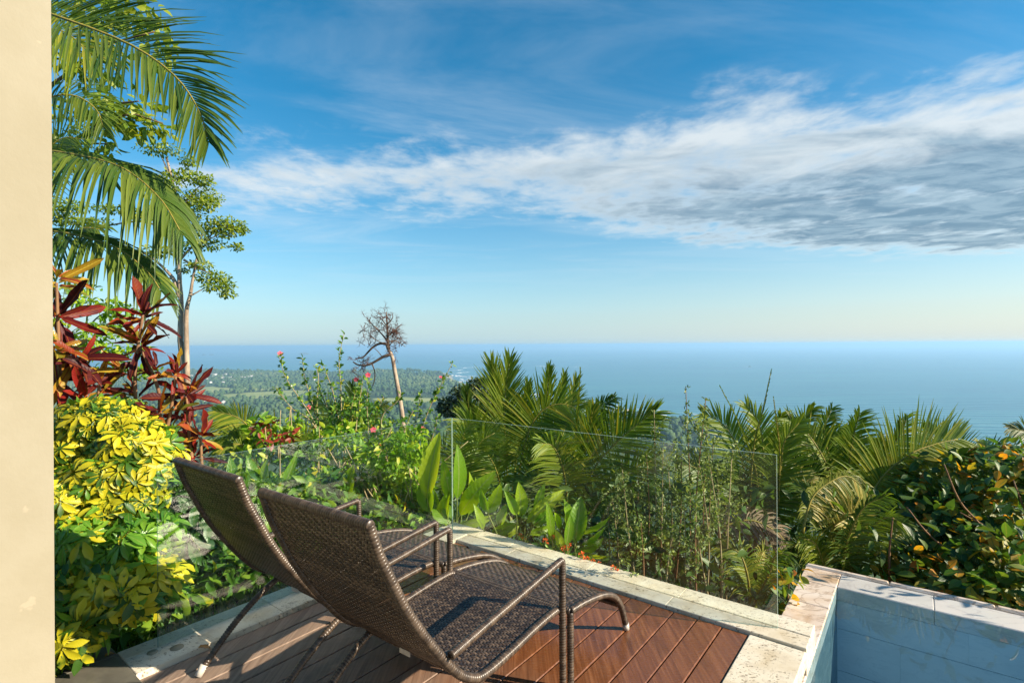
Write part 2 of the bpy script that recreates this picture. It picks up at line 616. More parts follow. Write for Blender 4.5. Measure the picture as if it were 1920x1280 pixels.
M['star'] = leafmat('glossy_oval_leaf', [(0, (.016, .06, .016)), (.28, (.035, .10, .02)), (.62, (.085, .14, .016)), (.80, (.20, .18, .016)), (.92, (.34, .19, .016)), (1, (.28, .10, .014))], 0.42, (1.6, 1.3, .5), .44, .4, rib=((.14, .20, .05), .12))
M['evergreen'] = leafmat('evergreen_leaf', [(0, (.02, .035, .012)), (1, (.06, .085, .025))], 0.25, (1.3, 1.3, .6))
M['fallen'] = leafmat('fallen_leaf', [(0, (.22, .10, .02)), (1, (.34, .18, .04))], 0.15, obj_rand=False)
M['red_leaf'] = leafmat('red_leaf', [(0, (.08, .014, .010)), (1, (.20, .03, .014))], 0.3, (1.5, 1.0, .7))
M['pink'] = leafmat('pink_petal', [(0, (.46, .05, .085)), (1, (.52, .11, .14))], 0.35, (1.2, .9, .9), .5, .3)
M['orange'] = leafmat('orange_petal', [(0, (.50, .07, .01)), (1, (.52, .13, .025))], 0.3, (1.1, 1, .8), .5, .3)
M['stem_green'] = stemmat('green_stem', (.10, .15, .03), (.18, .20, .05), 18)
M['stem_tan'] = stemmat('tan_stem', (.30, .23, .12), (.42, .34, .19), 18)
M['stem_red'] = stemmat('reddish_stem', (.17, .09, .05), (.27, .15, .07), 18)
M['bark'] = stemmat('pale_bark', (.22, .16, .11), (.42, .33, .24), 5)
M['bark_dark'] = stemmat('dead_bark', (.075, .05, .038), (.20, .13, .085), 5)
M['twig'] = stemmat('dead_twig', (.065, .028, .018), (.12, .048, .028), 9)


def wood():
    m, nt = mat_new('deck_wood')
    tc = nt.n('ShaderNodeTexCoord').outputs['Object']
    rnd = nt.n('ShaderNodeObjectInfo').outputs['Random']
    off = nt.vm('ADD', tc, nt.vec(nt.m('MULTIPLY', rnd, 31.0), nt.m('MULTIPLY', rnd, 17.0), 0.0))
    g = nt.noise(nt.mapping(off, scale=(28, 1.1, 28)), 1.6, 7, 0.65, 0.6)
    g2 = nt.noise(nt.mapping(off, scale=(3, .8, 3)), 2.2, 4, 0.6)
    col = nt.ramp(g, [(.25, (.07, .025, .011)), (.5, (.165, .062, .026)), (.75, (.30, .125, .055))])
    col = nt.mix(nt.m('MULTIPLY', nt.sstep(rnd, .2, 1.0), .6), col, (.27, .115, .05))
    col = nt.mix(nt.m('MULTIPLY', nt.sstep(g2, .5, .72), .45), col, (.075, .03, .015))
    # weathered, silvered patches: worn and dried out by the garden side of the deck
    x, y, z = nt.sep(tc)
    wear = nt.m('ADD', nt.m('MULTIPLY', x, -0.42), nt.m('MULTIPLY', y, -0.36))
    wn = nt.noise(tc, 2.0, 5, 0.6)
    wf = nt.sstep(nt.m('ADD', wear, nt.m('MULTIPLY', nt.m('SUBTRACT', wn, .5), .9)), -.12, .42)
    grey = nt.ramp(g, [(.25, (.12, .085, .066)), (.55, (.26, .195, .15)), (.8, (.38, .31, .25))])
    col = nt.mix(nt.m('MULTIPLY', wf, .85), col, grey)
    scr = nt.noise(nt.mapping(tc, scale=(6, 22, 6), rot=(0, 0, .5)), 3.0, 6, .7)
    rough = nt.m('ADD', nt.m('ADD', .24, nt.m('MULTIPLY', wf, .35)), nt.m('MULTIPLY', nt.sstep(scr, .45, .75), .25))
    hgt = nt.m('ADD', g, nt.m('MULTIPLY', scr, .4))
    finish(nt, principled(nt, col, rough, .5, nt.bump(hgt, .18, .003)))
    return m


def travertine():
    m, nt = mat_new('travertine')
    tc = nt.n('ShaderNodeTexCoord').outputs['Object']
    rnd = nt.n('ShaderNodeObjectInfo').outputs['Random']
    off = nt.vm('ADD', tc, nt.vec(nt.m('MULTIPLY', rnd, 9.0), nt.m('MULTIPLY', rnd, 5.0), 0.0))
    big = nt.noise(off, 5, 5, .6, .4)
    col = nt.ramp(big, [(.3, (.54, .45, .31)), (.5, (.66, .59, .46)), (.72, (.72, .67, .56))])
    col = nt.mix(nt.m('MULTIPLY', nt.sstep(nt.noise(off, 13, 4), .52, .7), .4), col, (.42, .35, .27))
    pit = nt.noise(nt.mapping(off, scale=(1, 1.9, 1), rot=(0, 0, .9)), 62, 3, .55)
    pit2 = nt.noise(nt.mapping(off, scale=(1, 2.3, 1), rot=(0, 0, .4)), 26, 4, .6)
    pf = nt.m('MAXIMUM', nt.sstep(pit, .60, .67), nt.m('MULTIPLY', nt.sstep(pit2, .615, .67), .9))
    pf = nt.m('MULTIPLY', pf, nt.sstep(nt.noise(off, 4.5, 3), .32, .55))
    col = nt.mix(nt.m('MULTIPLY', pf, .8), col, (.17, .115, .06))
    h = nt.m('ADD', nt.m('MULTIPLY', pf, -1.0), nt.m('MULTIPLY', big, .3))
    finish(nt, principled(nt, col, .62, .3, nt.bump(h, .7, .006)))
    return m


def marble(name, stops, vein, rough=.3, scale=3.0):
    m, nt = mat_new(name)
    tc = nt.n('ShaderNodeTexCoord').outputs['Object']
    rnd = nt.n('ShaderNodeObjectInfo').outputs['Random']
    off = nt.vm('ADD', tc, nt.vec(nt.m('MULTIPLY', rnd, 9.0), nt.m('MULTIPLY', rnd, 5.0), nt.m('MULTIPLY', rnd, 3.0)))
    off = nt.mapping(off, scale=(.6, 1.0, 2.2), rot=(.2, .1, .5))
    n1 = nt.noise(off, scale, 7, .6, 1.2)
    col = nt.ramp(n1, stops)
    vn = nt.noise(off, scale * 1.4, 6, .65, 1.8)
    vf = nt.sstep(nt.m('ABSOLUTE', nt.m('SUBTRACT', vn, .5)), .03, .0)
    col = nt.mix(nt.m('MULTIPLY', vf, .6), col, vein)
    finish(nt, principled(nt, col, rough, .5, nt.bump(n1, .08, .004)))
    return m


def wicker():
    m, nt = mat_new('wicker')
    inf = nt.n('ShaderNodeAttribute', attribute_name='info')
    rnd, acr, alo = nt.sep(inf.outputs['Vector'])
    tc = nt.n('ShaderNodeTexCoord').outputs['Object']
    n1 = nt.noise(tc, 55, 4, .6)
    f = nt.m('ADD', nt.m('MULTIPLY', rnd, .6), nt.m('MULTIPLY', n1, .5))
    col = nt.ramp(f, [(.15, (.014, .010, .008)), (.5, (.05, .034, .023)), (.85, (.135, .095, .064))])
    finish(nt, principled(nt, col, .34, .55, nt.bump(n1, .1, .002)))
    return m


def plaster():
    m, nt = mat_new('cream_plaster')
    tc = nt.n('ShaderNodeTexCoord').outputs['Object']
    n1 = nt.noise(tc, 45, 5, .6)
    n2 = nt.noise(tc, 3, 4, .6)
    n3 = nt.noise(tc, 14, 3, .5)
    col = nt.mix(nt.sstep(n2, .3, .75), (.285, .255, .18), (.32, .29, .215))
    col = nt.mix(nt.m('MULTIPLY', nt.sstep(n3, .70, .74), .35), col, (.45, .38, .28))
    finish(nt, principled(nt, col, .75, .25, nt.bump(nt.m('ADD', n1, nt.m('MULTIPLY', n3, .5)), .22, .004)))
    return m


def floor_tile():
    m, nt = mat_new('floor_tile')
    tc = nt.n('ShaderNodeTexCoord').outputs['Object']
    n1 = nt.noise(tc, 8, 6, .65, .5)
    col = nt.ramp(n1, [(.3, (.085, .08, .065)), (.7, (.16, .15, .12))])
    finish(nt, principled(nt, col, .38, .5, nt.bump(n1, .1, .004)))
    return m


def schlick(nt, f0, normal=None):
    lw = nt.n('ShaderNodeLayerWeight')
    lw.inputs[0].default_value = .5
    if normal is not None:
        nt.put(lw.inputs['Normal'], normal)
    return nt.m('ADD', f0, nt.m('MULTIPLY', nt.m('POWER', lw.outputs['Facing'], 5.0), 1 - f0), clamp=True)


def glassmat():
    m, nt = mat_new('clear_glass')
    tr = nt.n('ShaderNodeBsdfTransparent')
    tr.inputs[0].default_value = (.955, .985, .965, 1)
    gl = nt.n('ShaderNodeBsdfGlossy')
    gl.inputs['Roughness'].default_value = 0.0
    gl.inputs[0].default_value = (1, 1, 1, 1)
    df = nt.n('ShaderNodeBsdfDiffuse')
    df.inputs[0].default_value = (.75, .8, .78, 1)
    pos = nt.n('ShaderNodeTexCoord').outputs['Object']
    x, y, z = nt.sep(pos)
    # water-spotted, dusty foot of the pane
    dust = nt.m('MULTIPLY', nt.sstep(nt.noise(pos, 30, 4, .6), .4, .75), nt.m('ADD', .004, nt.m('MULTIPLY', nt.sstep(z, .20, .02), .07)))
    a = nt.n('ShaderNodeMixShader')
    nt.put(a.inputs[0], schlick(nt, .045))
    nt.t.links.new(tr.outputs[0], a.inputs[1])
    nt.t.links.new(gl.outputs[0], a.inputs[2])
    b = nt.n('ShaderNodeMixShader')
    nt.put(b.inputs[0], dust)
    nt.t.links.new(a.outputs[0], b.inputs[1])
    nt.t.links.new(df.outputs[0], b.inputs[2])
    finish(nt, b.outputs[0])
    return m


def edgemat():
    m, nt = mat_new('glass_edge')
    tr = nt.n('ShaderNodeBsdfTransparent')
    tr.inputs[0].default_value = (.55, .80, .72, 1)
    p = principled(nt, (.40, .52, .47), .25, .5)
    a = nt.n('ShaderNodeMixShader')
    a.inputs[0].default_value = .5
    nt.t.links.new(tr.outputs[0], a.inputs[1])
    nt.t.links.new(p, a.inputs[2])
    finish(nt, a.outputs[0])
    return m


def poolwater():
    m, nt = mat_new('pool_water')
    pos = nt.n('ShaderNodeNewGeometry').outputs['Position']
    nor = nt.bump(nt.noise(pos, 5, 3, .5), .04, .02)
    tr = nt.n('ShaderNodeBsdfTransparent')
    tr.inputs[0].default_value = (.60, .79, .89, 1)
    gl = nt.n('ShaderNodeBsdfGlossy')
    gl.inputs['Roughness'].default_value = .02
    nt.put(gl.inputs['Normal'], nor)
    a = nt.n('ShaderNodeMixShader')
    nt.put(a.inputs[0], schlick(nt, .022))
    nt.t.links.new(tr.outputs[0], a.inputs[1])
    nt.t.links.new(gl.outputs[0], a.inputs[2])
    finish(nt, a.outputs[0])
    return m


def seamat():
    m, nt = mat_new('sea_water')
    pos = nt.n('ShaderNodeNewGeometry').outputs['Position']
    big = nt.noise(nt.mapping(pos, scale=(.0005, .0030, 1), rot=(0, 0, .10)), 1.0, 8, .62, .8)
    sw = nt.n('ShaderNodeTexWave', wave_type='BANDS', bands_direction='Y')
    nt.put(sw.inputs['Vector'], nt.mapping(pos, scale=(.010, .020, 1), rot=(0, 0, .22)))
    sw.inputs['Scale'].default_value = .35
    sw.inputs['Distortion'].default_value = 5
    sw.inputs['Detail'].default_value = 4
    sw.inputs['Detail Scale'].default_value = 1.5
    col = nt.ramp(big, [(.3, (.007, .095, .165)), (.5, (.012, .135, .195)), (.7, (.035, .19, .225))])
    col = nt.mix(nt.m('MULTIPLY', nt.sstep(sw.outputs[1], .5, 1.0), .55), col, (.12, .33, .35))
    nx = nt.noise(nt.mapping(pos, scale=(.03, .09, 1)), 1.0, 5, .6)
    h = nt.m('ADD', nt.m('MULTIPLY', sw.outputs[1], 1.0), nt.m('MULTIPLY', nx, .8))
    finish(nt, principled(nt, col, .34, .55, nt.bump(h, .4, 3.0)))
    return m


def simple(name, c1, c2, scale, rough=.8, spec=.2, b=.2, bd=.01):
    m, nt = mat_new(name)
    pos = nt.n('ShaderNodeNewGeometry').outputs['Position']
    n1 = nt.noise(pos, scale, 5, .6)
    finish(nt, principled(nt, nt.mix(nt.sstep(n1, .3, .7), c1, c2), rough, spec, nt.bump(n1, b, bd)))
    return m


M['wood'] = wood()
M['trav'] = travertine()
M['coping'] = marble('coping_marble', [(.25, (.40, .25, .12)), (.42, (.62, .50, .40)), (.6, (.70, .62, .55)), (.8, (.55, .42, .36))], (.25, .16, .10), .35, 2.6)
M['pooltile'] = marble('pool_tile', [(.3, (.50, .55, .58)), (.5, (.56, .61, .63)), (.7, (.61, .65, .66))], (.48, .53, .56), .35, 2.0)
M['wicker'] = wicker()
M['plaster'] = plaster()
M['tile'] = floor_tile()
M['glass'] = glassmat()
M['shade_toned_tile'] = marble('shade_toned_tile', [(.3, (.07, .10, .10)), (.5, (.11, .14, .14)), (.7, (.17, .20, .19))], (.25, .27, .25), .35, 2.4)  # pool tile for the left wall, with shade put into its colour
M['pale_stone'] = marble('pale_polished_stone', [(.3, (.46, .45, .44)), (.5, (.56, .55, .53)), (.7, (.62, .58, .55))], (.40, .38, .38), .28, 2.0)
M['pool_water'] = poolwater()
M['glass_edge'] = edgemat()
M['sea'] = seamat()
M['cap'] = simple('foot_cap', (.50, .46, .40), (.62, .58, .52), 40, .4, .5, .1)
M['soil'] = simple('hillside_soil', (.018, .03, .009), (.04, .042, .016), 3, .95, .1, .5, .05)
M['field'] = simple('field_grass', (.22, .27, .08), (.33, .36, .14), .01, .9, .1, 0)
M['forestfloor'] = simple('plain_ground', (.03, .055, .02), (.07, .10, .03), .006, .95, .1, 0)
M['sand'] = simple('sand', (.42, .36, .26), (.52, .46, .36), .05, .9, .1, 0)
M['foam'] = simple('sea_foam', (.75, .78, .78), (.85, .87, .87), .05, .8, .2, 0)
M['forest'] = leafmat('forest_crown', [(0, (.020, .042, .020)), (.5, (.034, .064, .026)), (.85, (.065, .095, .035)), (1, (.12, .13, .06))], 0.0, obj_rand=False, rough=.8, spec=.1)
M['dark_wall'] = simple('shade_toned_wall', (.05, .04, .03), (.09, .07, .05), 6, .7, .3, .1)  # dark colour stands in for the shade on the house facade
M['house_wall'] = simple('white_wall', (.70, .70, .67), (.80, .79, .76), .2, .8, .2, 0)
M['house_roof'] = simple('tin_roof', (.40, .36, .33), (.62, .60, .58), .1, .6, .3, 0)
M['rock'] = simple('islet_rock', (.05, .07, .04), (.12, .11, .08), .05, .9, .1, .3, 1)
M['grass'] = leafmat('grass_blade', [(0, (.035, .09, .012)), (1, (.11, .18, .03))], 0.3, obj_rand=False)
M['rubber'] = simple('dark_rubber', (.02, .02, .02), (.03, .03, .03), 30, .6, .3, 0)
#PART2
# ------------------------------------------------------------------ the far setting: sea, coastal plain, hillside
SEA = -183.0


def at_sea(px, py, z=SEA):
    """point of the plane z seen at this bearing (used once, to survey the coastline)"""
    dyp = (py - HORY) + (px - 960.0) * ROLL
    Y = (EYE - z) * FPX / dyp
    return np.array([((px - 960.0) + (HORY - py) * ROLL) / FPX * Y, Y])


mb = MB()
V = np.array([(-64000, -3000, SEA), (64000, -3000, SEA), (64000, 58000, SEA), (-64000, 58000, SEA)], float)
mb.add(V, [(0, 1, 2, 3)])
tag(mb.obj('sea', M['sea'], sm=False), kind='structure')

coast_px = [(-900, 690), (-300, 692), (340, 695), (480, 697), (620, 699), (700, 698), (770, 699), (822, 699), (834, 702), (838, 708), (846, 714), (862, 720), (880, 727),
            (930, 738), (990, 747), (1045, 753), (1090, 759), (1150, 768), (1250, 786), (1340, 797), (1450, 807), (1640, 822), (1830, 836), (2100, 852), (2600, 880)]
coast = np.array([at_sea(x, y) for x, y in coast_px])
land = np.concatenate([coast, [[1000, 200], [500, -200], [-2500, -200], [-9500, 500]]])


def poly_mesh(mb, pts, z):
    from mathutils.geometry import tessellate_polygon
    p3 = [Vector((x, y, 0)) for x, y in pts]
    tris = tessellate_polygon([p3])
    mb.add(np.array([(x, y, z) for x, y in pts]), None, tris)


def inside(poly, x, y):
    r = np.zeros(np.shape(x), bool)
    n = len(poly)
    for i in range(n):
        x0, y0 = poly[i]
        x1, y1 = poly[(i + 1) % n]
        c = ((y0 > y) != (y1 > y))
        with np.errstate(divide='ignore', invalid='ignore'):
            c &= x < (x1 - x0) * (y - y0) / (y1 - y0 + 1e-12) + x0
        r ^= c
    return r


cen = np.array([-900.0, 900.0])
beach = land.copy()
fine = []
for i in range(len(coast) - 1):
    for t in np.linspace(0, 1, 8, endpoint=False):
        q = coast[i] * (1 - t) + coast[i + 1] * t
        fine.append(q)
fine.append(coast[-1])
fine = np.array(fine)
nr = np.stack([-np.gradient(fine[:, 1]), np.gradient(fine[:, 0])], 1)
nr = nrm(nr)
wig = np.array([12 * math.sin(i * 1.3) + 7 * math.sin(i * .47) for i in range(len(fine))])
fine = fine + nr * wig[:, None]
tail = land[len(coast):]
mb = MB()
poly_mesh(mb, np.concatenate([fine, tail]), -181.6)
tag(mb.obj('coastal_plain', M['forestfloor'], sm=False), kind='structure')
mb = MB()
poly_mesh(mb, np.concatenate([fine + nr * 26, tail]), -182.6)
tag(mb.obj('beach', M['sand'], sm=False), kind='structure')
# surf: broken strips of foam along the beach and over the reef
mb = MB()


def foam_strip(p, q, wd, n=14):
    t = np.linspace(0, 1, n)
    c = p + (q - p) * t[:, None]
    d = nrm(q - p)
    nn = np.array([-d[1], d[0]])
    wv = (np.abs(np.sin(t * 9 + RNG.random() * 6)) * .6 + .4 * RNG.random(n)) * wd * np.sin(np.pi * np.clip(t, .02, .98))
    off = (RNG.random(n) - .5) * wd * .6
    a = c + nn * (off - wv / 2)[:, None]
    b = c + nn * (off + wv / 2)[:, None]
    Vv = np.zeros((2 * n, 3))
    Vv[0::2, :2], Vv[1::2, :2] = a, b
    Vv[:, 2] = SEA + .35
    mb.add(Vv, [(2 * i, 2 * i + 1, 2 * i + 3, 2 * i + 2) for i in range(n - 1)])


for i in range(8, len(coast) - 2):
    for k in range(4):
        t0, t1 = sorted(RNG.random(2))
        a = coast[i] * (1 - t0) + coast[i + 1] * t0
        b = coast[i] * (1 - t1) + coast[i + 1] * t1
        d = nrm(coast[i + 1] - coast[i])
        nn = np.array([-d[1], d[0]])
        o = nn * (32 + 26 * k + 20 * RNG.random())
        foam_strip(a + o, b + o, 26 if i < 14 else 12)
for (x0, y0, x1, y1, wd) in [(852, 690, 905, 688, 26), (905, 684, 965, 685, 18), (1000, 685, 1050, 689, 20), (1060, 688, 1100, 687, 16), (848, 700, 880, 697, 30), (850, 706, 900, 705, 26), (858, 713, 890, 715, 22), (845, 695, 872, 693, 24), (868, 719, 905, 724, 18), (1390, 687, 1420, 688, 16)]:
    foam_strip(at_sea(x0, y0), at_sea(x1, y1), wd * 2.2)
tag(mb.obj('surf', M['foam'], sm=False), kind='stuff')

# meadows: clearings on the plain
fields = [[(352, 727), (400, 724), (442, 729), (430, 735), (392, 738), (350, 735)],
          [(398, 741), (470, 735), (560, 731), (600, 735), (560, 742), (470, 748), (420, 747)],
          [(700, 747), (760, 744), (850, 748), (880, 753), (820, 757), (730, 756)], [(610, 735), (668, 733), (660, 738), (618, 739)], [(470, 716), (520, 715), (515, 719), (474, 719)]]
fpoly = []
for f in fields:
    pts = np.array([at_sea(x, y, -181) for x, y in f])
    c = pts.mean(0)
    ring = []
    for i in range(len(pts)):
        a, b = pts[i], pts[(i + 1) % len(pts)]
        for t in np.linspace(0, 1, 5, endpoint=False):
            q = a + (b - a) * t
            ring.append(c + (q - c) * (1 + .10 * math.sin(i * 3 + t * 7)))
    fpoly.append(np.array(ring))
    mb = MB()
    poly_mesh(mb, ring, -181.3)
    tag(mb.obj('meadow', M['field'], sm=False), kind='structure')

# forest on the plain: thousands of low crowns, larger ones standing for clumps far away
def crown_base():
    rings = [(0.0, 1.0), (.62, .92), (1.0, .3), (.85, -.3)]
    Vv, I = [(0, 0, 1.0)], [(0, 0, 0)]
    q, t = [], []
    S = 6
    for k, (r, z) in enumerate(rings[1:]):
        for j in range(S):
            a = 2 * np.pi * (j + .5 * (k % 2)) / S
            f = 1 + .22 * math.sin(j * 2.7 + k * 1.9)
            Vv.append((r * f * math.cos(a), r * f * math.sin(a), z * (1 + .15 * math.sin(j * 4.1 + k))))
            I.append((0, 0, 0))
    for j in range(S):
        t.append((0, 1 + j, 1 + (j + 1) % S))
    for k in range(len(rings) - 2):
        for j in range(S):
            a, b = 1 + k * S + j, 1 + k * S + (j + 1) % S
            q.append((a, a + S, b + S, b))
    return np.array(Vv, float), q, t, np.array(I, float)


mb = MB()
cb = crown_base()
N = 130000
ang = RNG.uniform(-.95, 1.2, N)
Y = np.sqrt(RNG.uniform(850 ** 2, 5600 ** 2, N))
X = ang * Y
ok = inside(np.concatenate([fine - nr * 10, tail]), X, Y)
for f in fpoly:
    ok &= ~inside(f, X, Y)
X, Y = X[ok], Y[ok]
patch = np.sin(X * .006 + 1) * np.cos(Y * .004 + X * .002) + .5 * np.sin(X * .017) * np.sin(Y * .013)
r = (4.6 + .0006 * Y) * (.45 + .6 * RNG.random(len(X)) + .9 * RNG.random(len(X)) ** 4)
keep = RNG.random(len(X)) < np.where(patch > -.45, 1, .18)
X, Y, r, patch = X[keep], Y[keep], r[keep], patch[keep]
head = np.exp(-(((X / Y + .20) / .07) ** 2 + ((Y - 3500) / 600) ** 2)) * 14       # the wooded headland stands higher
pos = np.stack([X, Y, -181.5 + r * .45 + 2 + head], 1)
th = RNG.random(len(X)) * 6.28
R = np.zeros((len(X), 3, 3))
R[:, 0, 0], R[:, 0, 1], R[:, 1, 0], R[:, 1, 1] = np.cos(th), -np.sin(th), np.sin(th), np.cos(th)
R[:, 2, 2] = .8 + .7 * RNG.random(len(X))
mb.inst(cb, pos, R, r, rnd=np.clip(.5 + .25 * patch + .35 * (RNG.random(len(X)) - .4), 0, 1))
tag(mb.obj('forest', M['forest']), kind='stuff')

# houses of the village on the plain
hb = MB()
box(hb, (-.5, -.35, 0), (.5, .35, .42), mat=0)
hb.add([(-.55, -.4, .42), (.55, -.4, .42), (.55, .4, .42), (-.55, .4, .42), (-.55, 0, .66), (.55, 0, .66)],
       [(0, 1, 5, 4), (2, 3, 4, 5), (3, 2, 1, 0)], [(0, 4, 3), (1, 2, 5)], mat=1)
hm = hb.mesh('house', [M['house_wall'], M['house_roof']], False)
spots = [(RNG.normal(424, 26), RNG.normal(709, 4.0), 1) for _ in range(34)] + [(RNG.normal(400, 30), RNG.normal(703, 2), .9) for _ in range(8)] + \
        [(382, 757, .8), (386, 756, .7), (419, 758, .8), (441, 756, .6), (640, 719, 1), (648, 720, .9), (668, 716, .9), (590, 714, .8), (545, 726, .7), (395, 719, .8), (660, 735, .6), (300, 706, 1)]
for i, (x, y, s) in enumerate(spots):
    q = at_sea(x, y, -181)
    o = link('village_house', hm, None, (q[0], q[1], -181.6 + 4.0), Matrix.Rotation(RNG.random() * 3, 3, 'Z'), 15 * s * (.7 + .6 * RNG.random()))
    tag(o, 'tiny pale house among the trees of the coastal plain', 'house', 'village houses on the coastal plain')

# islets on the horizon and a far wooded cape
def islet(px, py, wpx, hpx, label, name='islet'):
    q = at_sea(px, py)
    sc = q[1] / FPX
    mb = MB()
    n, k = 18, 5
    Vv, qd = [], []
    for i in range(k):
        f = i / (k - 1)
        for j in range(n):
            a = 2 * np.pi * j / n
            rr = (1 - f) ** .6 * (1 + .18 * math.sin(3 * a + px) + .1 * math.sin(7 * a))
            Vv.append((q[0] + rr * wpx / 2 * sc * math.cos(a), q[1] + rr * wpx / 2 * sc * math.sin(a), SEA - .5 + f ** .8 * hpx * sc * (1 + .3 * math.sin(2 * a + 1))))
    for i in range(k - 1):
        for j in range(n):
            qd.append((i * n + j, i * n + (j + 1) % n, (i + 1) * n + (j + 1) % n, (i + 1) * n + j))
    mb.add(Vv, qd)
    return tag(mb.obj(name, M['rock']), label, 'islet')


islet(570, 664.5, 21, 3.6, 'wooded islet far out at sea, the larger one left of the bare tree')
islet(382, 666, 7, 2.4, 'small rocky islet near the left end of the horizon')
islet(396, 666, 8, 2.0, 'low flat skerry beside the small rocky islet')
islet(1406, 687.5, 5, 1.6, 'tiny dark rock breaking the water of the bay')
mb = MB()
q = at_sea(268, 668)
sc = q[1] / FPX
tt = np.linspace(-1, 1, 24)
hh = (1 - tt ** 2) ** .8 * (11 + 2 * np.sin(tt * 9)) * sc
Vv = np.concatenate([np.stack([q[0] + tt * 62 * sc, np.full(24, q[1] - 200), np.full(24, SEA - .5)], 1), np.stack([q[0] + tt * 60 * sc, np.full(24, q[1] + 150), SEA + hh], 1), np.stack([q[0] + tt * 62 * sc, np.full(24, q[1] + 500), np.full(24, SEA - .5)], 1)])
mb.add(Vv, [(i, i + 1, 25 + i, 24 + i) for i in range(23)] + [(24 + i, 25 + i, 49 + i, 48 + i) for i in range(23)])
tag(mb.obj('far_cape_hills', M['rock']), kind='structure')

# hillside under the house
gx = np.concatenate([np.linspace(-700, -40, 40, endpoint=False), np.linspace(-40, -6, 30, endpoint=False), np.linspace(-6, 8, 90, endpoint=False), np.linspace(8, 40, 30, endpoint=False), np.linspace(40, 700, 40)])
gy = np.concatenate([np.linspace(-60, -3, 14, endpoint=False), np.linspace(-3, 10, 90, endpoint=False), np.linspace(10, 50, 40, endpoint=False), np.linspace(50, 900, 60)])
GX, GY = np.meshgrid(gx, gy)
GZ = ground_z(GX, GY)
GZ = GZ + np.where(GZ > -170, 1, 0) * .12 * np.sin(GX * .9 + GY * 1.1) * np.cos(GY * .7)
mb = MB()
nx_, ny_ = len(gx), len(gy)
idx = np.arange(nx_ * ny_).reshape(ny_, nx_)
mb.add(np.stack([GX, GY, GZ], -1).reshape(-1, 3), np.stack([idx[:-1, :-1], idx[:-1, 1:], idx[1:, 1:], idx[1:, :-1]], -1).reshape(-1, 4))
tag(mb.obj('hillside', M['soil']), kind='structure')

# the air: one even haze over everything
hz, nt = mat_new('haze_air')
pv = nt.n('ShaderNodeVolumePrincipled')
pv.inputs['Color'].default_value = (.44, .70, .96, 1)
pv.inputs['Density'].default_value = 0.00014
pv.inputs['Anisotropy'].default_value = 0.2
o = nt.n('ShaderNodeOutputMaterial')
nt.t.links.new(pv.outputs[0], o.inputs['Volume'])
mb = MB()
box(mb, (-66000, -4000, -186), (66000, 60000, 14))
tag(mb.obj('haze', hz, sm=False), kind='stuff')

# ------------------------------------------------------------------ terrace: deck, stone, glass, pool, floor, house
deck = thing('deck', uv(-1.2, 1.3, 0), None, None)
tag(deck, kind='structure')
PW = 2.27 / 16
for i in range(16):
    v0 = .18 + i * PW
    for u0, u1 in ([(-2.365, -.134)] if i != 1 else [(-2.365, -.225)]):
        mb = MB()
        uvbox(mb, v0 + .003, v0 + PW - .003, u0, u1, -.028, .002 * ((i * 7) % 3) * .4, bev=.004)
        mb.obj('plank', M['wood'], deck, sm=False)
for u0 in (-2.2, -1.6, -1.0, -.4):
    mb = MB()
    uvbox(mb, .19, 2.44, u0, u0 + .06, -.12, -.032)
    mb.obj('joist', M['rubber'], deck, sm=False)

curb = thing('stone_curb', uv(0, 0, 0), None, None)
tag(curb, kind='structure')


def slab(v0, v1, u0, u1, z0=-.5, z1=.03, g=.0007, bev=.003):
    mb = MB()
    uvbox(mb, v0 + g, v1 - g, u0 + g, u1 - g, z0, z1, bev=bev)
    mb.obj('stone_slab', M['trav'], curb, sm=False)


for a, b in [(-.115, .62), (.62, 1.33), (1.33, 2.0), (2.0, 2.735)]:
    slab(a, b, .007, .16, z1=.026)                       # outside the front glass
for a, b in [(.18, .70), (.70, 1.28), (1.28, 1.97), (1.97, 2.735)]:
    slab(a, b, -.13, .0055, z1=.022)                      # inside it
for a, b in [(-2.37, -1.62), (-1.62, -.8), (-.8, .005)]:
    slab(-.115, -.007, a, b, z1=.031)                    # outside the side glass
    slab(-.0055, .18, a, b, z1=.03)
for a, b in [(-2.9, -2.2), (-2.2, -1.45), (-1.45, -.8), (-.8, -.132)]:
    slab(2.452, 2.735, a, b, z0=-.075, z1=.008, bev=.006)


def pane(label, v0, v1, u0, u1):
    t = thing('glass_panel', uv((u0 + u1) / 2, (v0 + v1) / 2, .03), label, 'glass panel')
    mb = MB()
    uvbox(mb, v0, v1, u0, u1, .0, 1.0)
    # broad faces clear, the cut edges green
    area = (v1 - v0) > (u1 - u0)
    mb.qm[0] = np.array([1, 1, 0 if area else 1, 1 if area else 0, 0 if area else 1, 1 if area else 0])
    mb.obj('pane', [M['glass'], M['glass_edge']], t, sm=False)
    return t


pane('clear frameless glass panel along the front stone curb of the deck', .010, 2.572, -.006, .006)
pane('clear frameless glass panel at the garden side, left of the deck corner', -.006, .006, -2.22, .006)

pool = thing('pool', uv(0, 4, -.12), None, None)
tag(pool, kind='structure')


def stone(name, mat, v0, v1, u0, u1, z0, z1, bev=.005, par=pool):
    mb = MB()
    uvbox(mb, v0, v1, u0, u1, z0, z1, bev=bev)
    return mb.obj(name, mat, par, sm=False)


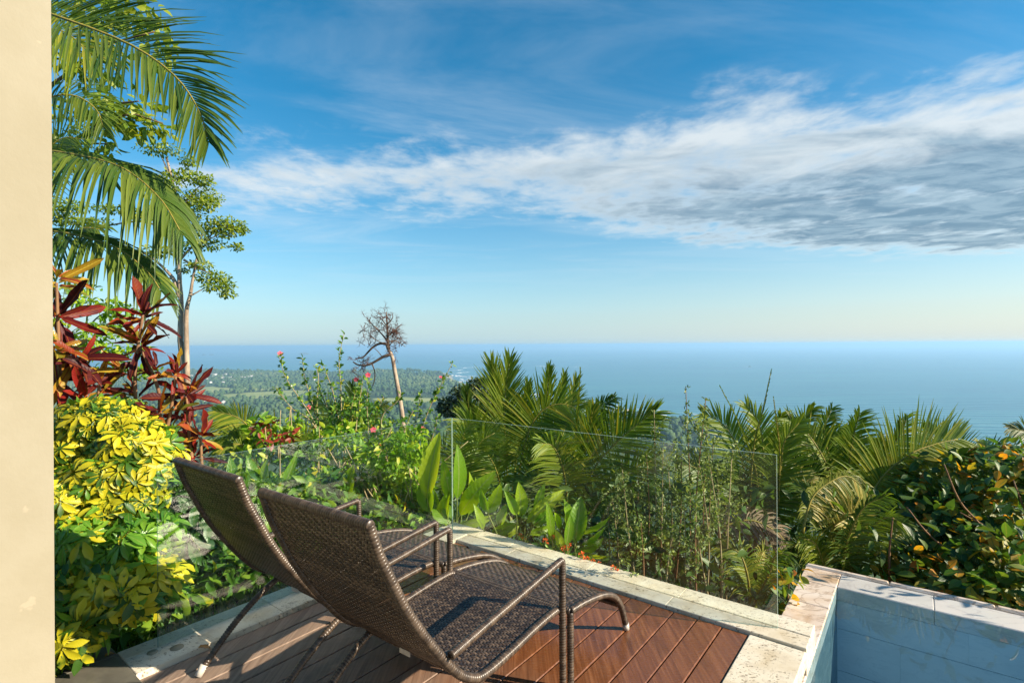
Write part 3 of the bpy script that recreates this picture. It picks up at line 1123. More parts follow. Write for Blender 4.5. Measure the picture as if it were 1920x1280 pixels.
CZ = -.12
WALLU, WALLV = 1.15, 2.735
for a, b in [(.746, 1.12), (.10, .744), (-.60, .098), (-1.3, -.602), (-2.1, -1.302), (-2.9, -2.102)]:
    stone('coping_stone', M['coping'], 2.50, WALLV, a, b, CZ - .10, CZ)
stone('coping_stone', M['coping'], 2.50, WALLV, 1.122, 1.40, CZ - .10, CZ)
for a, b in [(WALLV + .002, 3.28), (3.282, 3.95), (3.952, 4.7), (4.702, 5.5), (5.502, 6.3)]:
    stone('coping_stone', M['pale_stone'], a, b, WALLU, 1.40, CZ - .10, CZ - .004)
for a, b in [(2.50, 3.03), (3.032, 3.6), (3.602, 4.3), (4.302, 5.2), (5.202, 6.3)]:
    stone('edge_stone', M['coping'], a, b, 1.402, 1.452, CZ - .5, CZ + .014, bev=.012)
k = 0
for r_, (z1, z0) in enumerate([(-.222, -.42), (-.422, -.72), (-.722, -1.02), (-1.022, -1.4)]):
    e = [2.735, 3.1, 3.85, 4.6, 5.4, 6.3] if r_ % 2 else [2.735, 3.45, 4.2, 5.0, 5.7, 6.3]
    for a, b in zip(e[:-1], e[1:]):
        stone('wall_tile', M['pooltile'], a + .0003, b - .0003, WALLU, WALLU + .05, z0 + .0014, z1, bev=0)
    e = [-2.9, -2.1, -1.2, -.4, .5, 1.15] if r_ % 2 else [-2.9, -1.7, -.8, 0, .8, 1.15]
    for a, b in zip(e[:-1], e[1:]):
        stone('wall_tile', M['shade_toned_tile'], WALLV - .05, WALLV, a + .002, b - .002, z0, z1 - .002, bev=0)
for a, b in zip([-2.9, -2.0, -1.1, -.2, .7], [-2.0, -1.1, -.2, .7, 1.2]):
    for c, d in zip([2.69, 3.6, 4.5, 5.4], [3.6, 4.5, 5.4, 6.35]):
        stone('floor_tile', M['pooltile'], c + .002, d - .002, a + .002, b - .002, -1.46, -1.40, bev=0)
stone('wall_tile', M['pooltile'], 6.3, 6.4, -2.9, 1.45, -1.4, CZ, bev=0)
stone('wall_tile', M['pooltile'], WALLV, 6.4, -3.0, -2.9, -1.4, -.07, bev=0)
mb = MB()
uvbox(mb, WALLV + .001, 6.299, -2.899, WALLU - .001, CZ - .012, CZ - .010)
mb.q, mb.qm = [np.array([[4, 5, 6, 7]])], [np.array([0])]
tag(mb.obj('pool_water', M['pool_water'], sm=False), kind='structure')
# shell under pool and terrace
mb = MB()
uvbox(mb, 2.48, 2.684, -2.9, 1.40, -2.6, CZ - .101)
uvbox(mb, 2.686, 6.3, 1.201, 1.40, -2.6, CZ - .101)
tag(mb.obj('pool_wall', M['plaster'], sm=False), kind='structure')

floor = thing('terrace_floor', uv(-4, 2, 0), None, None)
tag(floor, kind='structure')
for i, u1 in enumerate([-2.372, -3.0, -3.63, -4.26, -4.89, -5.52]):
    for v0 in [-.72, -.09, .54, 1.17, 1.80, 2.43, 3.06, 3.69, 4.32, 4.95, 5.58]:
        if u1 > -2.9 and v0 > 2.3:
            continue
        stone('floor_tile', M['tile'], v0 + .002, v0 + .628, u1 - .626, u1 - .002, -.25, .034 if u1 > -2.9 else .0345, bev=.003, par=floor)

house = thing('house', uv(-4.6, .6, 0), 'cream plastered house wall rising at the left edge of the terrace', 'house')
mb = MB()
uvbox(mb, .42, .80, -7.0, -2.79, -.25, 5.2, bev=.012)
mb.obj('side_wall', M['plaster'], house, sm=False)
mb = MB()
uvbox(mb, .802, 2.1, -6.4, -6.2, .036, 3.4)
uvbox(mb, 4.9, 7.5, -6.4, -6.2, .036, 3.4)
uvbox(mb, 2.1, 4.9, -6.4, -6.2, 2.5, 3.4)
mb.obj('facade_wall', M['dark_wall'], house, sm=False)
mb = MB()
uvbox(mb, 2.1, 4.9, -6.32, -6.29, .036, 2.5)
fr = mb.obj('door_glass', M['rubber'], house, sm=False)
# ------------------------------------------------------------------ wicker recliners and footstools
def wrapped(mb, pts, r, rnd=0.5, pitch=.0125, sides=9):
    wrapped_poly(mb, catmull(pts, 60) if len(pts) > 2 else pts, r, pitch, rnd, sides)


def bent(pts, r=.05, n=5):
    """polyline with rounded corners"""
    p = [np.asarray(q, float) for q in pts]
    out = [p[0]]
    for a, b, c in zip(p[:-2], p[1:-1], p[2:]):
        d0, d1 = nrm(a - b), nrm(c - b)
        k = min(r, np.linalg.norm(a - b) * .45, np.linalg.norm(c - b) * .45)
        for t in np.linspace(0, 1, n):
            out.append((b + d0 * k) * (1 - t) ** 2 + 2 * b * t * (1 - t) + (b + d1 * k) * t ** 2)
    out.append(p[-1])
    return np.array(out)


def wrapped_poly(mb, pts, r, pitch=.0125, rnd=.5, sides=9):
    """a tube wound with flat strand: every turn bulges and has its own tone"""
    p = resample(np.asarray(pts, float), pitch / 4)
    n = len(p)
    rad = r * np.array([.85, 1.0, 1.04, 1.0])[np.arange(n) % 4] * (1 + .02 * RNG.random(n // 4 + 1)[np.arange(n) // 4])
    tube(mb, p, rad, sides)
    mb.i[-1][:n * sides, 0] = np.repeat(RNG.random(n // 4 + 1)[np.arange(n) // 4] * .5 + .2 + .2 * rnd, sides)


def weave(mb, prof, hw0, hw1, wp=.0122, fp=.0086, mode='twill', h=.0024):
    """woven sheet over a dense (y,z) line: round-backed strands across it (pitch fp) pass over and under narrower ones along it (pitch wp)"""
    s = arclen(prof)
    L = s[-1]
    nj = int(round(L / fp))
    ni = int(round((hw0 + hw1) / wp))
    sj = (np.arange(nj) + .5) / nj * L
    tang = nrm(np.gradient(prof, axis=0))

    def at(sv, xf, off):
        y = np.interp(sv, s, prof[:, 0])
        z = np.interp(sv, s, prof[:, 1])
        ty = np.interp(sv, s, tang[:, 0])
        tz = np.interp(sv, s, tang[:, 1])
        hw = hw0 + (hw1 - hw0) * sv / L
        return np.stack([xf * hw, y + off * -tz, z + off * ty], -1)

    def strip(a, m_, c):
        n = len(a)
        v = np.empty((3 * n, 3))
        v[0::3], v[1::3], v[2::3] = a, m_, c
        k = np.arange(n - 1) * 3
        inf = np.zeros((3 * n, 3))
        inf[:, 0] = RNG.random()
        mb.add(v, np.concatenate([np.stack([k, k + 1, k + 4, k + 3], 1), np.stack([k + 1, k + 2, k + 5, k + 4], 1)]), None, inf)

    I, J = np.meshgrid(np.arange(ni), np.arange(nj), indexing='ij')
    over = ((I + J) % 4 < 2) if mode == 'twill' else ((I // 2 + J // 2) % 2 == 0)
    sgn = np.where(over, 1.0, -1.0)          # +1: the strand along the line is on top
    xi = ((np.arange(ni) + .5) / ni) * 2 - 1
    wx = .74 / ni
    wj = 1.0 * L / nj / 2
    for i in range(ni):                       # along
        js = np.linspace(0, L, nj + 1)
        o = np.interp(js, sj, sgn[i] * h * .8)
        strip(at(js, np.full(len(js), xi[i] - wx), o), at(js, np.full(len(js), xi[i]), o + np.sign(o) * .0008), at(js, np.full(len(js), xi[i] + wx), o))
    for j in range(nj):                       # across
        xs = np.linspace(-1, 1, ni * 2 + 1)
        o = np.interp(xs, xi, -sgn[:, j] * h)
        strip(at(np.full(len(xs), sj[j] + wj), xs, o * .55), at(np.full(len(xs), sj[j]), xs, o + np.sign(o) * .0016), at(np.full(len(xs), sj[j] - wj), xs, o * .55))


WA, ZA = .356, .626
seat_ctl = np.array([(.012, .372), (-.03, .388), (-.2, .384), (-.40, .368), (-.56, .366), (-.64, .395), (-.72, .462), (-.83, .602), (-.93, .752), (-.995, .88), (-1.04, .975), (-1.076, 1.079)])
seat_prof = resample(catmull(seat_ctl, 160), .006)
cut = int(np.argmin(np.abs(seat_prof[:, 0] + .60) + (seat_prof[:, 1] > .5) * 9))


def make_chair(label, grp):
    t = thing('wicker_recliner', (0, 0, 0), label, 'lounge chair', grp)
    mb = MB()
    weave(mb, seat_prof[:cut + 2], .335, .335)
    tag(mb.obj('seat', M['wicker'], t), kind='stuff')
    mb = MB()
    weave(mb, seat_prof[cut + 2:], .335, .309)
    tag(mb.obj('backrest', M['wicker'], t), kind='stuff')
    for sx in (-1, 1):
        s = arclen(seat_prof)
        hw = np.where(np.arange(len(seat_prof)) < cut, .336, np.interp(s, [s[cut], s[-1]], [.336, .309]))
        line = np.stack([sx * hw, seat_prof[:, 0], seat_prof[:, 1]], 1)
        mb = MB()
        wrapped_poly(mb, line, .0175)
        mb.obj('side_rail', M['wicker'], t)
    mb = MB()
    top = seat_prof[-1]
    wrapped_poly(mb, [(-.318, top[0], top[1]), (.318, top[0], top[1])], .0175)
    mb.obj('top_rail', M['wicker'], t)
    mb = MB()
    wrapped_poly(mb, [(-.35, seat_prof[0][0], seat_prof[0][1]), (.35, seat_prof[0][0], seat_prof[0][1])], .0165)
    mb.obj('front_rail', M['wicker'], t)
    mb = MB()
    wrapped_poly(mb, [(-.33, -.575, .34), (.33, -.575, .34)], .015)
    mb.obj('cross_rail', M['wicker'], t)
    for sx in (-1, 1):
        mb = MB()
        wrapped_poly(mb, bent([(sx * WA, 0, .03), (sx * WA, 0, ZA - .004), (sx * WA, -.765, .544)], .022), .0165)
        wrapped_poly(mb, [(sx * WA, -.73, .547), (sx * (WA - .035), -.775, .535)], .011)
        arm = mb.obj('armrest', M['wicker'], t)
        mb = MB()
        tube(mb, [(sx * WA, 0, .0), (sx * WA, 0, .035)], .0175, 10)
        mb.obj('foot_cap', M['cap'], arm)
    for sx in (-1, 1):
        mb = MB()
        wrapped(mb, [(sx * .315, -.50, .352), (sx * .313, -.63, .305), (sx * .309, -.79, .20), (sx * .304, -.92, .08), (sx * .302, -.975, .02)], .0165)
        leg = mb.obj('rear_leg', M['wicker'], t)
        mb = MB()
        tube(mb, [(sx * .303, -.962, .042), (sx * .301, -.992, .0)], .0185, 10)
        mb.obj('foot_cap', M['cap'], leg)
    mb = MB()
    box(mb, (-.03, -.655, .372), (.03, -.652, .392))
    mb.obj('maker_tag', M['cap'], t, sm=False)
    return t


stool_ctl = np.array([(.045, .368), (.18, .352), (.35, .318), (.47, .277), (.56, .222), (.60, .175)])
stool_line = np.array([(.045, .368), (.18, .352), (.35, .318), (.47, .277), (.565, .215), (.63, .13), (.672, .04), (.683, .0)])


def make_stool(label, grp):
    t = thing('footstool', (0, .35, 0), label, 'footstool', grp)
    mb = MB()
    pr = resample(catmull(stool_ctl, 60), .006)[::-1]
    weave(mb, pr, .362, .362, .011, .011, 'basket')
    tag(mb.obj('top', M['wicker'], t), kind='stuff')
    for sx in (-1, 1):
        mb = MB()
        wrapped(mb, [(sx * .372, a, b) for a, b in stool_line[:-1]] + [(sx * .372, .680, .02)], .0175)
        r_ = mb.obj('front_leg', M['wicker'], t)
        mb = MB()
        tube(mb, [(sx * .372, .677, .034), (sx * .372, .684, 0)], .019, 10)
        mb.obj('foot_cap', M['cap'], r_)
        mb = MB()
        wrapped_poly(mb, [(sx * .372, .045, .02), (sx * .372, .045, .36)], .0165)
        r_ = mb.obj('rear_leg', M['wicker'], t)
        mb = MB()
        tube(mb, [(sx * .372, .045, .0), (sx * .372, .045, .024)], .018, 10)
        mb.obj('foot_cap', M['cap'], r_)
    mb = MB()
    wrapped_poly(mb, [(-.372, .045, .366), (.372, .045, .366)], .0165)
    mb.obj('rear_rail', M['wicker'], t)
    mb = MB()
    wrapped_poly(mb, [(-.365, .598, .17), (.365, .598, .17)], .014)
    mb.obj('front_rail', M['wicker'], t)
    return t


ch = make_chair('brown woven wicker recliner with armrests, the one nearer the pool', 'wicker recliners on the deck')
ch.location = (-.059, 2.645, .004)
ch.rotation_euler[2] = -.628
st = make_stool('brown woven leg rest in front of the recliner nearer the pool', 'woven footstools of the recliners')
st.location = (-.059 + .35 * math.sin(.628), 2.645 + .35 * math.cos(.628), .004)
st.rotation_euler[2] = -.628
ch2 = copy_tree(ch)
ch2['label'] = 'brown woven wicker recliner on the garden side, dark back partly behind the other'
ch2.location = (-.722, 3.181, .004)
ch2.rotation_euler[2] = -.649
st2 = copy_tree(st)
st2['label'] = 'brown woven leg rest near the deck corner, mostly hidden by the armrests'
st2.location = (-.722 + .35 * math.sin(.649), 3.181 + .35 * math.cos(.649), .004)
st2.rotation_euler[2] = -.649
# ------------------------------------------------------------------ plant builders
CAMDIR = np.array([0, -1.0, .25])


def px_path(pts, Y0, Y1=None):
    Y1 = Y0 if Y1 is None else Y1
    n = len(pts)
    return np.array([P(x, y, Y0 + (Y1 - Y0) * i / (n - 1)) for i, (x, y) in enumerate(pts)])


def frond(path, L, n=34, hint=(0, -.6, .8), wid=.03, droop=.25, phi=(75, 28), start=.18, rr=.012, vee=.25, jag=.12, end=.35):
    """one pinnate palm leaf: a rachis along path with two rows of leaflets"""
    n = int(n * (1.45 if L < .75 else 1.1))
    wid = wid * (.74 if L < .75 else .9)
    mb = MB()
    p = catmull(path, 40)
    s = arclen(p)
    tot = s[-1]
    tube(mb, p[::2], np.linspace(rr, rr * .3, len(p[::2])), 5, mat=1)
    tang = nrm(np.gradient(p, axis=0))
    hint = np.asarray(hint, float)
    k = np.linspace(start, .995, n)
    for side in (-1, 1):
        kk = k + (RNG.random(n) - .5) * .5 / n
        o = np.stack([np.interp(kk * tot, s, p[:, i]) for i in range(3)], 1)
        t = nrm(np.stack([np.interp(kk * tot, s, tang[:, i]) for i in range(3)], 1))
        nn = nrm(hint - t * (t @ hint)[:, None])
        sd = nrm(np.cross(t, nn)) * side
        q = (kk - start) / (1 - start)
        ph = np.radians(phi[0] + (phi[1] - phi[0]) * q + RNG.normal(0, 4, n))
        d = nrm(t * np.cos(ph)[:, None] + sd * np.sin(ph)[:, None] + nn * vee)
        ln = L * (np.clip(.45 + 2.2 * q, 0, 1) * np.clip(1 - (1 - end) * np.clip((q - .45) / .55, 0, 1) ** 1.3, 0, 1)) * (1 + jag * RNG.normal(size=n))
        rows = 4
        tau = np.linspace(0, 1, rows + 1)
        prof = np.array([.45, 1, .95, .68, .08]) * wid / 2
        dr = droop * (1 + .3 * RNG.normal(size=n))
        c = o[:, None, :] + d[:, None, :] * (ln[:, None] * tau)[:, :, None]
        c[:, :, 2] -= (dr * ln)[:, None] * tau ** 2.2
        dl = np.gradient(c, axis=1)
        wv = nrm(np.cross(dl, np.broadcast_to(nn[:, None, :], dl.shape) + RNG.normal(0, .15, (n, 1, 3))))
        a = c - wv * prof[None, :, None]
        b = c + wv * prof[None, :, None]
        mid = c + nrm(np.cross(wv, dl)) * (prof * .35)[None, :, None] * -1
        V = np.stack([a, mid, b], 2)                       # n, rows+1, 3, 3
        I = np.zeros(V.shape)
        I[..., 0] = (.5 * RNG.random() + .5 * RNG.random(n))[:, None, None]
        I[..., 1] = np.array([1, 0, 1])
        I[..., 2] = tau[None, :, None]
        base = (np.arange(n) * (rows + 1) * 3)[:, None, None]
        r_ = np.arange(rows)[None, :, None] * 3
        qd = np.concatenate([base + r_ + np.array([0, 1, 4, 3]), base + r_ + np.array([1, 2, 5, 4])], 1).reshape(-1, 4)
        mb.add(V.reshape(-1, 3), qd, None, I.reshape(-1, 3))
    return mb


def arc_path(b, az, el, L, bend, n=7):
    out = [np.array(b, float)]
    for i in range(n):
        e = el - bend * (i + .5) / n * (.5 + (i + .5) / n)
        out.append(out[-1] + L / n * np.array([math.cos(e) * math.sin(az), math.cos(e) * math.cos(az), math.sin(e)]))
    return np.array(out)


def add_frond(par, path, L, mat='palm', ra='rachis', **kw):
    return frond(path, L, **kw).obj('frond', [M[mat], M[ra]], par)


def stem_obj(par, pts, r0, r1, mat, name='stem', n=16, sides=6):
    mb = MB()
    p = catmull(pts, n)
    tube(mb, p, np.linspace(r0, r1, n), sides)
    return mb.obj(name, M[mat], par)


def leaf_obj(par, a, b, wid, mat, hint=CAMDIR, curl=.12, fold=.22, shape='oval', rows=7, wave=0.0, rnd=None, name='leaf'):
    """one broad leaf from its stalk a to its tip b"""
    a, b = np.asarray(a, float), np.asarray(b, float)
    L = np.linalg.norm(b - a)
    base = leaf_base(rows, wid / L, shape, fold, curl, wave)
    nn = np.asarray(hint, float)
    d = nrm(b - a)
    R = frames(d[None], nrm(nn - d * (nn @ d))[None])
    bv = base[0].copy()
    bv[:, 2] += curl * bv[:, 1]                      # keep the tip on target while the blade arches
    mb = MB()
    mb.inst((bv, base[1], base[2], base[3]), a[None], R, L, rnd=np.array([RNG.random() if rnd is None else rnd]))
    return mb.obj(name, M[mat], par)


# ------------------------------------------------------------------ top left: palms and trees behind the house wall
t = thing('palm_tree', (-4.6, 4.4, ground_z(-4.6, 4.4)), 'tall feather palm whose long fronds hang in from behind the cream wall', 'palm')
for q, r in (((-4.55, 4.4), .07), ((-4.8, 4.2), .06), ((-4.75, 4.6), .06)):
    stem_obj(t, [(q[0], q[1], ground_z(*q)), (q[0] + .1, q[1], 2.0), (q[0] + .2, q[1], 3.6)], r, r * .7, 'bark', 'trunk')
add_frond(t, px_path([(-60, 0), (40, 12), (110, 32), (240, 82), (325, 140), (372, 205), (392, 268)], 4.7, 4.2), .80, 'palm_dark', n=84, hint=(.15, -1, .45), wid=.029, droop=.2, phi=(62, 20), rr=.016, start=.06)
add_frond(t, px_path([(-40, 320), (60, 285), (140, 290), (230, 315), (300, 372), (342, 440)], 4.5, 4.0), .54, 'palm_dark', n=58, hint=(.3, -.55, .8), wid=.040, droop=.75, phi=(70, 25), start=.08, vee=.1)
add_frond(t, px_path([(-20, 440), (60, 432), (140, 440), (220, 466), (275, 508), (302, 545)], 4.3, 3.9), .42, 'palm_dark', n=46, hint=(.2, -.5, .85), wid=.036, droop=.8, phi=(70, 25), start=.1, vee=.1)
add_frond(t, px_path([(30, 230), (90, 185), (140, 180), (180, 205), (196, 245)], 5.2), .42, 'palm_dark', n=34, hint=(.1, -.8, .6), wid=.026, droop=.4)
add_frond(t, px_path([(20, 360), (70, 300), (115, 260), (160, 262)], 6.2), .62, 'palm', n=34, hint=(.1, -1, .3), wid=.028, droop=.2)
add_frond(t, px_path([(20, 420), (60, 350), (105, 300), (140, 300)], 6.0), .55, 'palm', n=30, hint=(.1, -1, .3), wid=.028, droop=.3)
add_frond(t, px_path([(0, 100), (60, 60), (120, 60), (180, 110)], 5.4), .7, 'palm', n=34, hint=(.1, -.9, .5), wid=.032, droop=.4)
add_frond(t, px_path([(20, 560), (100, 470), (150, 430), (190, 430)], 4.8), .45, 'palm_dark', n=30, hint=(.1, -.7, .7), wid=.03, droop=.6)

t = thing('broadleaf_tree', (-7.6, 8.2, ground_z(-7.6, 8.2)), 'leafy tree with small oval yellow-green leaves behind the top palm frond', 'tree')
stem_obj(t, [(-7.6, 8.2, ground_z(-7.6, 8.2)), (-7.7, 8.2, 2), (-7.4, 8.2, 5.5)], .16, .08, 'bark', 'trunk')
mb = MB()
for pts in ([(40, 330), (110, 280), (170, 245), (240, 215), (305, 232)], [(30, 200), (110, 150), (190, 90), (290, 60)], [(110, 280), (150, 270), (200, 270)], [(170, 245), (210, 200), (260, 190)], [(40, 120), (130, 60), (230, 20)]):
    tube(mb, catmull(px_path(pts, 8.2, 7.8), 12), np.linspace(.035, .01, 12), 5)
mb.obj('branch', M['bark_dark'], t)
mb = MB()
ob = hexleaf(.55, .1, .2)
for x, y, rx, ry, n in [(250, 25, 55, 38, 130), (292, 85, 30, 40, 80), (190, 30, 50, 40, 90), (140, 110, 45, 50, 80), (205, 130, 40, 40, 60), (120, 235, 35, 60, 90), (195, 212, 38, 30, 70), (245, 232, 40, 26, 80), (290, 235, 24, 26, 55), (185, 268, 26, 14, 35), (150, 300, 30, 14, 25), (215, 190, 30, 18, 30), (265, 200, 26, 18, 26), (130, 15, 40, 30, 60)]:
    c = P(x, y, 8.0)
    s = 8.0 / FPX
    leaf_cloud(mb, n, c, (rx * s, .35, ry * s), .155, ob, up=.2, droop=.5, shell=.1)
mb.obj('foliage', M['tree_leaf'], t)


def crown_tree(name, label, cat, Y, trunks, clumps, leaf, mat, bark, base, dens=1.0, depth=.9, group=None, foot=None, up=.7, lb=None, parts=('trunk', 'limb')):
    """tree whose limbs and leaf layers are laid out from measured bearings at distance Y"""
    f = P(foot[0], foot[1], Y) if foot else P(trunks[0][0][0][0], trunks[0][0][0][1], Y)
    t = thing(name, f, label, cat, group)
    for i, (pts, r0, r1) in enumerate(trunks):
        w_ = px_path(pts, Y, Y + (RNG.random() - .5) * .6)
        if i == 0:
            w_ = np.concatenate([[[w_[0][0], w_[0][1], min(w_[0][2] - .3, float(ground_z(w_[0][0], w_[0][1])))]], w_])
        stem_obj(t, w_, r0, r1, bark, parts[0] if i < 2 else parts[1], 22, 8 if i < 2 else 5)
    mb = MB()
    s = Y / FPX
    for x, y, rx, ry, n in clumps:
        n = int(n * dens)
        dy = (RNG.random() - .5) * depth
        leaf_cloud(mb, n, P(x, y, Y) + np.array([0, dy, 0]), (rx * s, max(rx * s * .7, .3), ry * s * .78), leaf, lb or base, up=up, droop=.15, shell=.05)
    mb.obj('crown', M[mat], t)
    return t


cl = [(306, 283, 45, 12), (334, 327, 40, 18), (380, 338, 22, 15), (372, 367, 42, 20), (397, 387, 28, 18), (422, 422, 36, 18), (447, 425, 14, 16), (373, 430, 28, 16), (312, 352, 36, 24), (264, 404, 30, 12), (141, 392, 40, 15), (176, 420, 48, 11), (120, 410, 30, 20), (215, 395, 30, 10),
      (385, 458, 42, 15), (428, 434, 28, 18), (314, 470, 52, 10), (285, 476, 30, 8), (393, 519, 36, 16), (422, 535, 22, 12), (377, 497, 28, 10), (300, 526, 18, 7), (415, 550, 18, 7), (332, 505, 13, 5), (350, 400, 34, 16), (330, 380, 30, 14), (270, 330, 30, 8), (350, 300, 20, 12), (405, 540, 18, 9), (440, 462, 14, 8)]
t = crown_tree('tall_tree', 'tall slender tree with twin pale trunks and flat layered crown against the sky', 'tree', 20.0,
               [([(351, 800), (346, 700), (338, 639), (340, 571), (336, 517), (338, 445), (334, 390), (322, 335), (312, 295)], .13, .04),
                ([(353, 800), (351, 709), (349, 627), (350, 580), (357, 552), (362, 520), (372, 470), (382, 430)], .12, .02),
                ([(336, 557), (327, 527), (312, 508), (289, 487), (262, 470)], .09, .03), ([(325, 521), (308, 524), (292, 530)], .05, .02),
                ([(338, 487), (357, 466), (375, 457), (410, 440)], .05, .02), ([(345, 487), (371, 503), (395, 512)], .05, .02), ([(357, 555), (371, 547), (392, 535)], .035, .015),
                ([(335, 445), (310, 430), (260, 415), (180, 425), (120, 415)], .05, .02), ([(336, 400), (355, 370), (378, 345)], .04, .015), ([(330, 360), (310, 310), (300, 290)], .04, .015), ([(375, 460), (410, 430), (440, 425)], .035, .012)],
               [(x, y, rx, ry, 40 + rx * ry * .50) for x, y, rx, ry in cl], .125, 'tree_leaf', 'bark', hexleaf(.6, .12, .1), foot=(348, 830))

cl = [(167, 564, 28, 12), (190, 586, 24, 12), (221, 573, 26, 12), (240, 583, 16, 10), (200, 634, 32, 20), (207, 655, 28, 18), (193, 613, 28, 12), (235, 702, 20, 12), (180, 690, 30, 24), (150, 540, 20, 10), (150, 600, 24, 16), (130, 640, 26, 26), (225, 655, 18, 16)]
crown_tree('young_tree', 'young green tree with drooping leaf sprays seen between the red-leaved shrubs', 'tree', 6.6,
           [([(150, 800), (155, 700), (160, 640), (165, 570)], .025, .008), ([(158, 690), (190, 650), (225, 640)], .014, .005), ([(160, 620), (190, 590), (240, 575)], .012, .004)],
           [(x, y, rx, ry, 30 + rx * ry * .12) for x, y, rx, ry in cl], .085, 'bright_leaf', 'stem_green', hexleaf(.45, .1, .3), foot=(150, 860))

# ------------------------------------------------------------------ croton shrubs
strap = [leaf_base(7, w_, 'strap', .3, c_, wv) for w_, c_, wv in ((.22, .2, .06), (.19, .45, .14), (.26, .05, .10), (.20, -.15, .16))]
strap_m = {}
for mk in ('croton', 'croton_gold'):
    strap_m[mk] = []
    for i, b in enumerate(strap):
        mb = MB()
        mb.inst(b, np.zeros((1, 3)), np.eye(3)[None], 1.0, rnd=np.array([.2 * i]))
        strap_m[mk].append(mb.mesh('croton_leaf', M[mk]))


def rosette(par, c, axis, n, L, mat='croton', spread=(25, 105)):
    """strap leaves thrown out round a shoot tip"""
    axis = nrm(axis)
    ref = nrm(np.cross(axis, [.3, .8, .1]))
    o2 = np.cross(axis, ref)
    org = base_loc(par)
    for i in range(n):
        f = (i + .5) / n
        a = i * 2.399 + RNG.normal() * .5
        th = math.radians(spread[0] + (spread[1] - spread[0]) * f + RNG.normal() * 17)
        d = axis * math.cos(th) + (ref * math.cos(a) + o2 * math.sin(a)) * math.sin(th)
        d[2] -= .15 * f
        R = frames(d[None], (axis + SUN_DIR * .4 + RNG.normal(0, .25, 3))[None])[0]
        m_ = strap_m[mat][int(RNG.integers(4))]
        link('leaf', m_, par, np.asarray(c) - axis * L * .35 * f + d * L * .05 - org, R, L * (.55 + .75 * RNG.random()))


def croton(label, foot, heads, Y, stems):
    f = P(foot[0], foot[1], Y)
    t = thing('croton_shrub', f, label, 'shrub', 'red-leaved shrubs')
    for pts in stems:
        stem_obj(t, px_path(pts, Y), .014, .008, 'stem_red')
    for (x, y, ax, n, px, *mt) in heads:
        px *= .86
        rosette(t, P(x, y, Y + (RNG.random() - .5) * .12), np.array([ax[0], -.45, ax[1]]), n, px / FPX * Y, mt[0] if mt else 'croton')
    return t


croton('red and orange strap-leaved shrub hard against the cream wall', (120, 860),
       [(108, 520, (.5, 1), 16, 72, 'croton_gold'), (112, 590, (.9, .35), 15, 86), (108, 655, (.8, .5), 16, 82, 'croton_gold'), (150, 672, (.9, .3), 12, 92), (112, 715, (.9, .1), 14, 84), (185, 715, (.4, .5), 14, 74), (160, 745, (.3, .5), 10, 80)], 3.35,
       [[(120, 860), (112, 700), (106, 530)], [(130, 860), (150, 760), (150, 680)], [(150, 860), (180, 780), (186, 720)]])
croton('tall maroon strap-leaved shrub standing clear against the sky', (270, 880),
       [(268, 588, (.25, 1), 22, 64), (262, 640, (.1, .7), 18, 72), (330, 700, (.7, .7), 16, 56), (292, 690, (.6, .6), 9, 60), (250, 740, (-.2, .6), 12, 64), (225, 690, (-.3, .8), 8, 62, 'croton_gold'), (300, 770, (.3, .6), 12, 60)], 3.45,
       [[(270, 880), (255, 760), (255, 680), (268, 590)], [(290, 860), (300, 760), (290, 710), (262, 650)], [(300, 860), (320, 770), (330, 705)]])
croton('dark red strap-leaved shrub lowest of the red shrubs, above the chair back', (370, 930),
       [(352, 738, (.75, .6), 16, 68), (345, 765, (.6, .4), 12, 62), (378, 815, (.6, .75), 17, 60), (365, 850, (.3, .5), 12, 58), (320, 800, (-.2, .6), 9, 54, 'croton_gold')], 3.5,
       [[(370, 930), (355, 820), (350, 745)], [(380, 930), (378, 870), (376, 820)]])

# ------------------------------------------------------------------ schefflera: whorls of leaflets
def whorl_base(n, droop, L=1.0, wid=.34, shape='obov', jit=.1, part=2 * math.pi):
    lb_ = leaf_base(4, wid, shape, .18, .22)
    Vs, Qs, Is = [], [], []
    k = 0
    for i in range(n):
        a = part * (i + RNG.normal() * jit) / n
        dl = droop + RNG.normal() * .12
        d = np.array([math.cos(a) * math.cos(dl), math.sin(a) * math.cos(dl), -math.sin(dl)])
        R = frames(d[None], np.array([[0, 0, 1.0]]) + d * .2)[0]
        s = L * (.8 + .3 * RNG.random())
        v = lb_[0] * s
        Vs.append(v @ R.T + d * .14)
        Qs.append(np.array(lb_[1]) + k)
        inf = lb_[3].copy()
        inf[:, 0] = RNG.random() * .3
        Is.append(inf)
        k += len(v)
    # stalklets
    for i in range(n):
        pass
    return np.concatenate(Vs), np.concatenate(Qs), [], np.concatenate(Is)


wh = [whorl_base(8, .25), whorl_base(7, .45), whorl_base(9, .15), whorl_base(8, .75), whorl_base(6, .5, part=4.0)]
wh_m = {}
for mk in ('vari', 'scheff', 'scheff_dark'):
    wh_m[mk] = []
    for b in wh:
        mb = MB()
        mb.add(b[0], b[1], None, b[3])
        wh_m[mk].append(mb.mesh('whorl_leaf', M[mk]))


WCOUNT = [0]


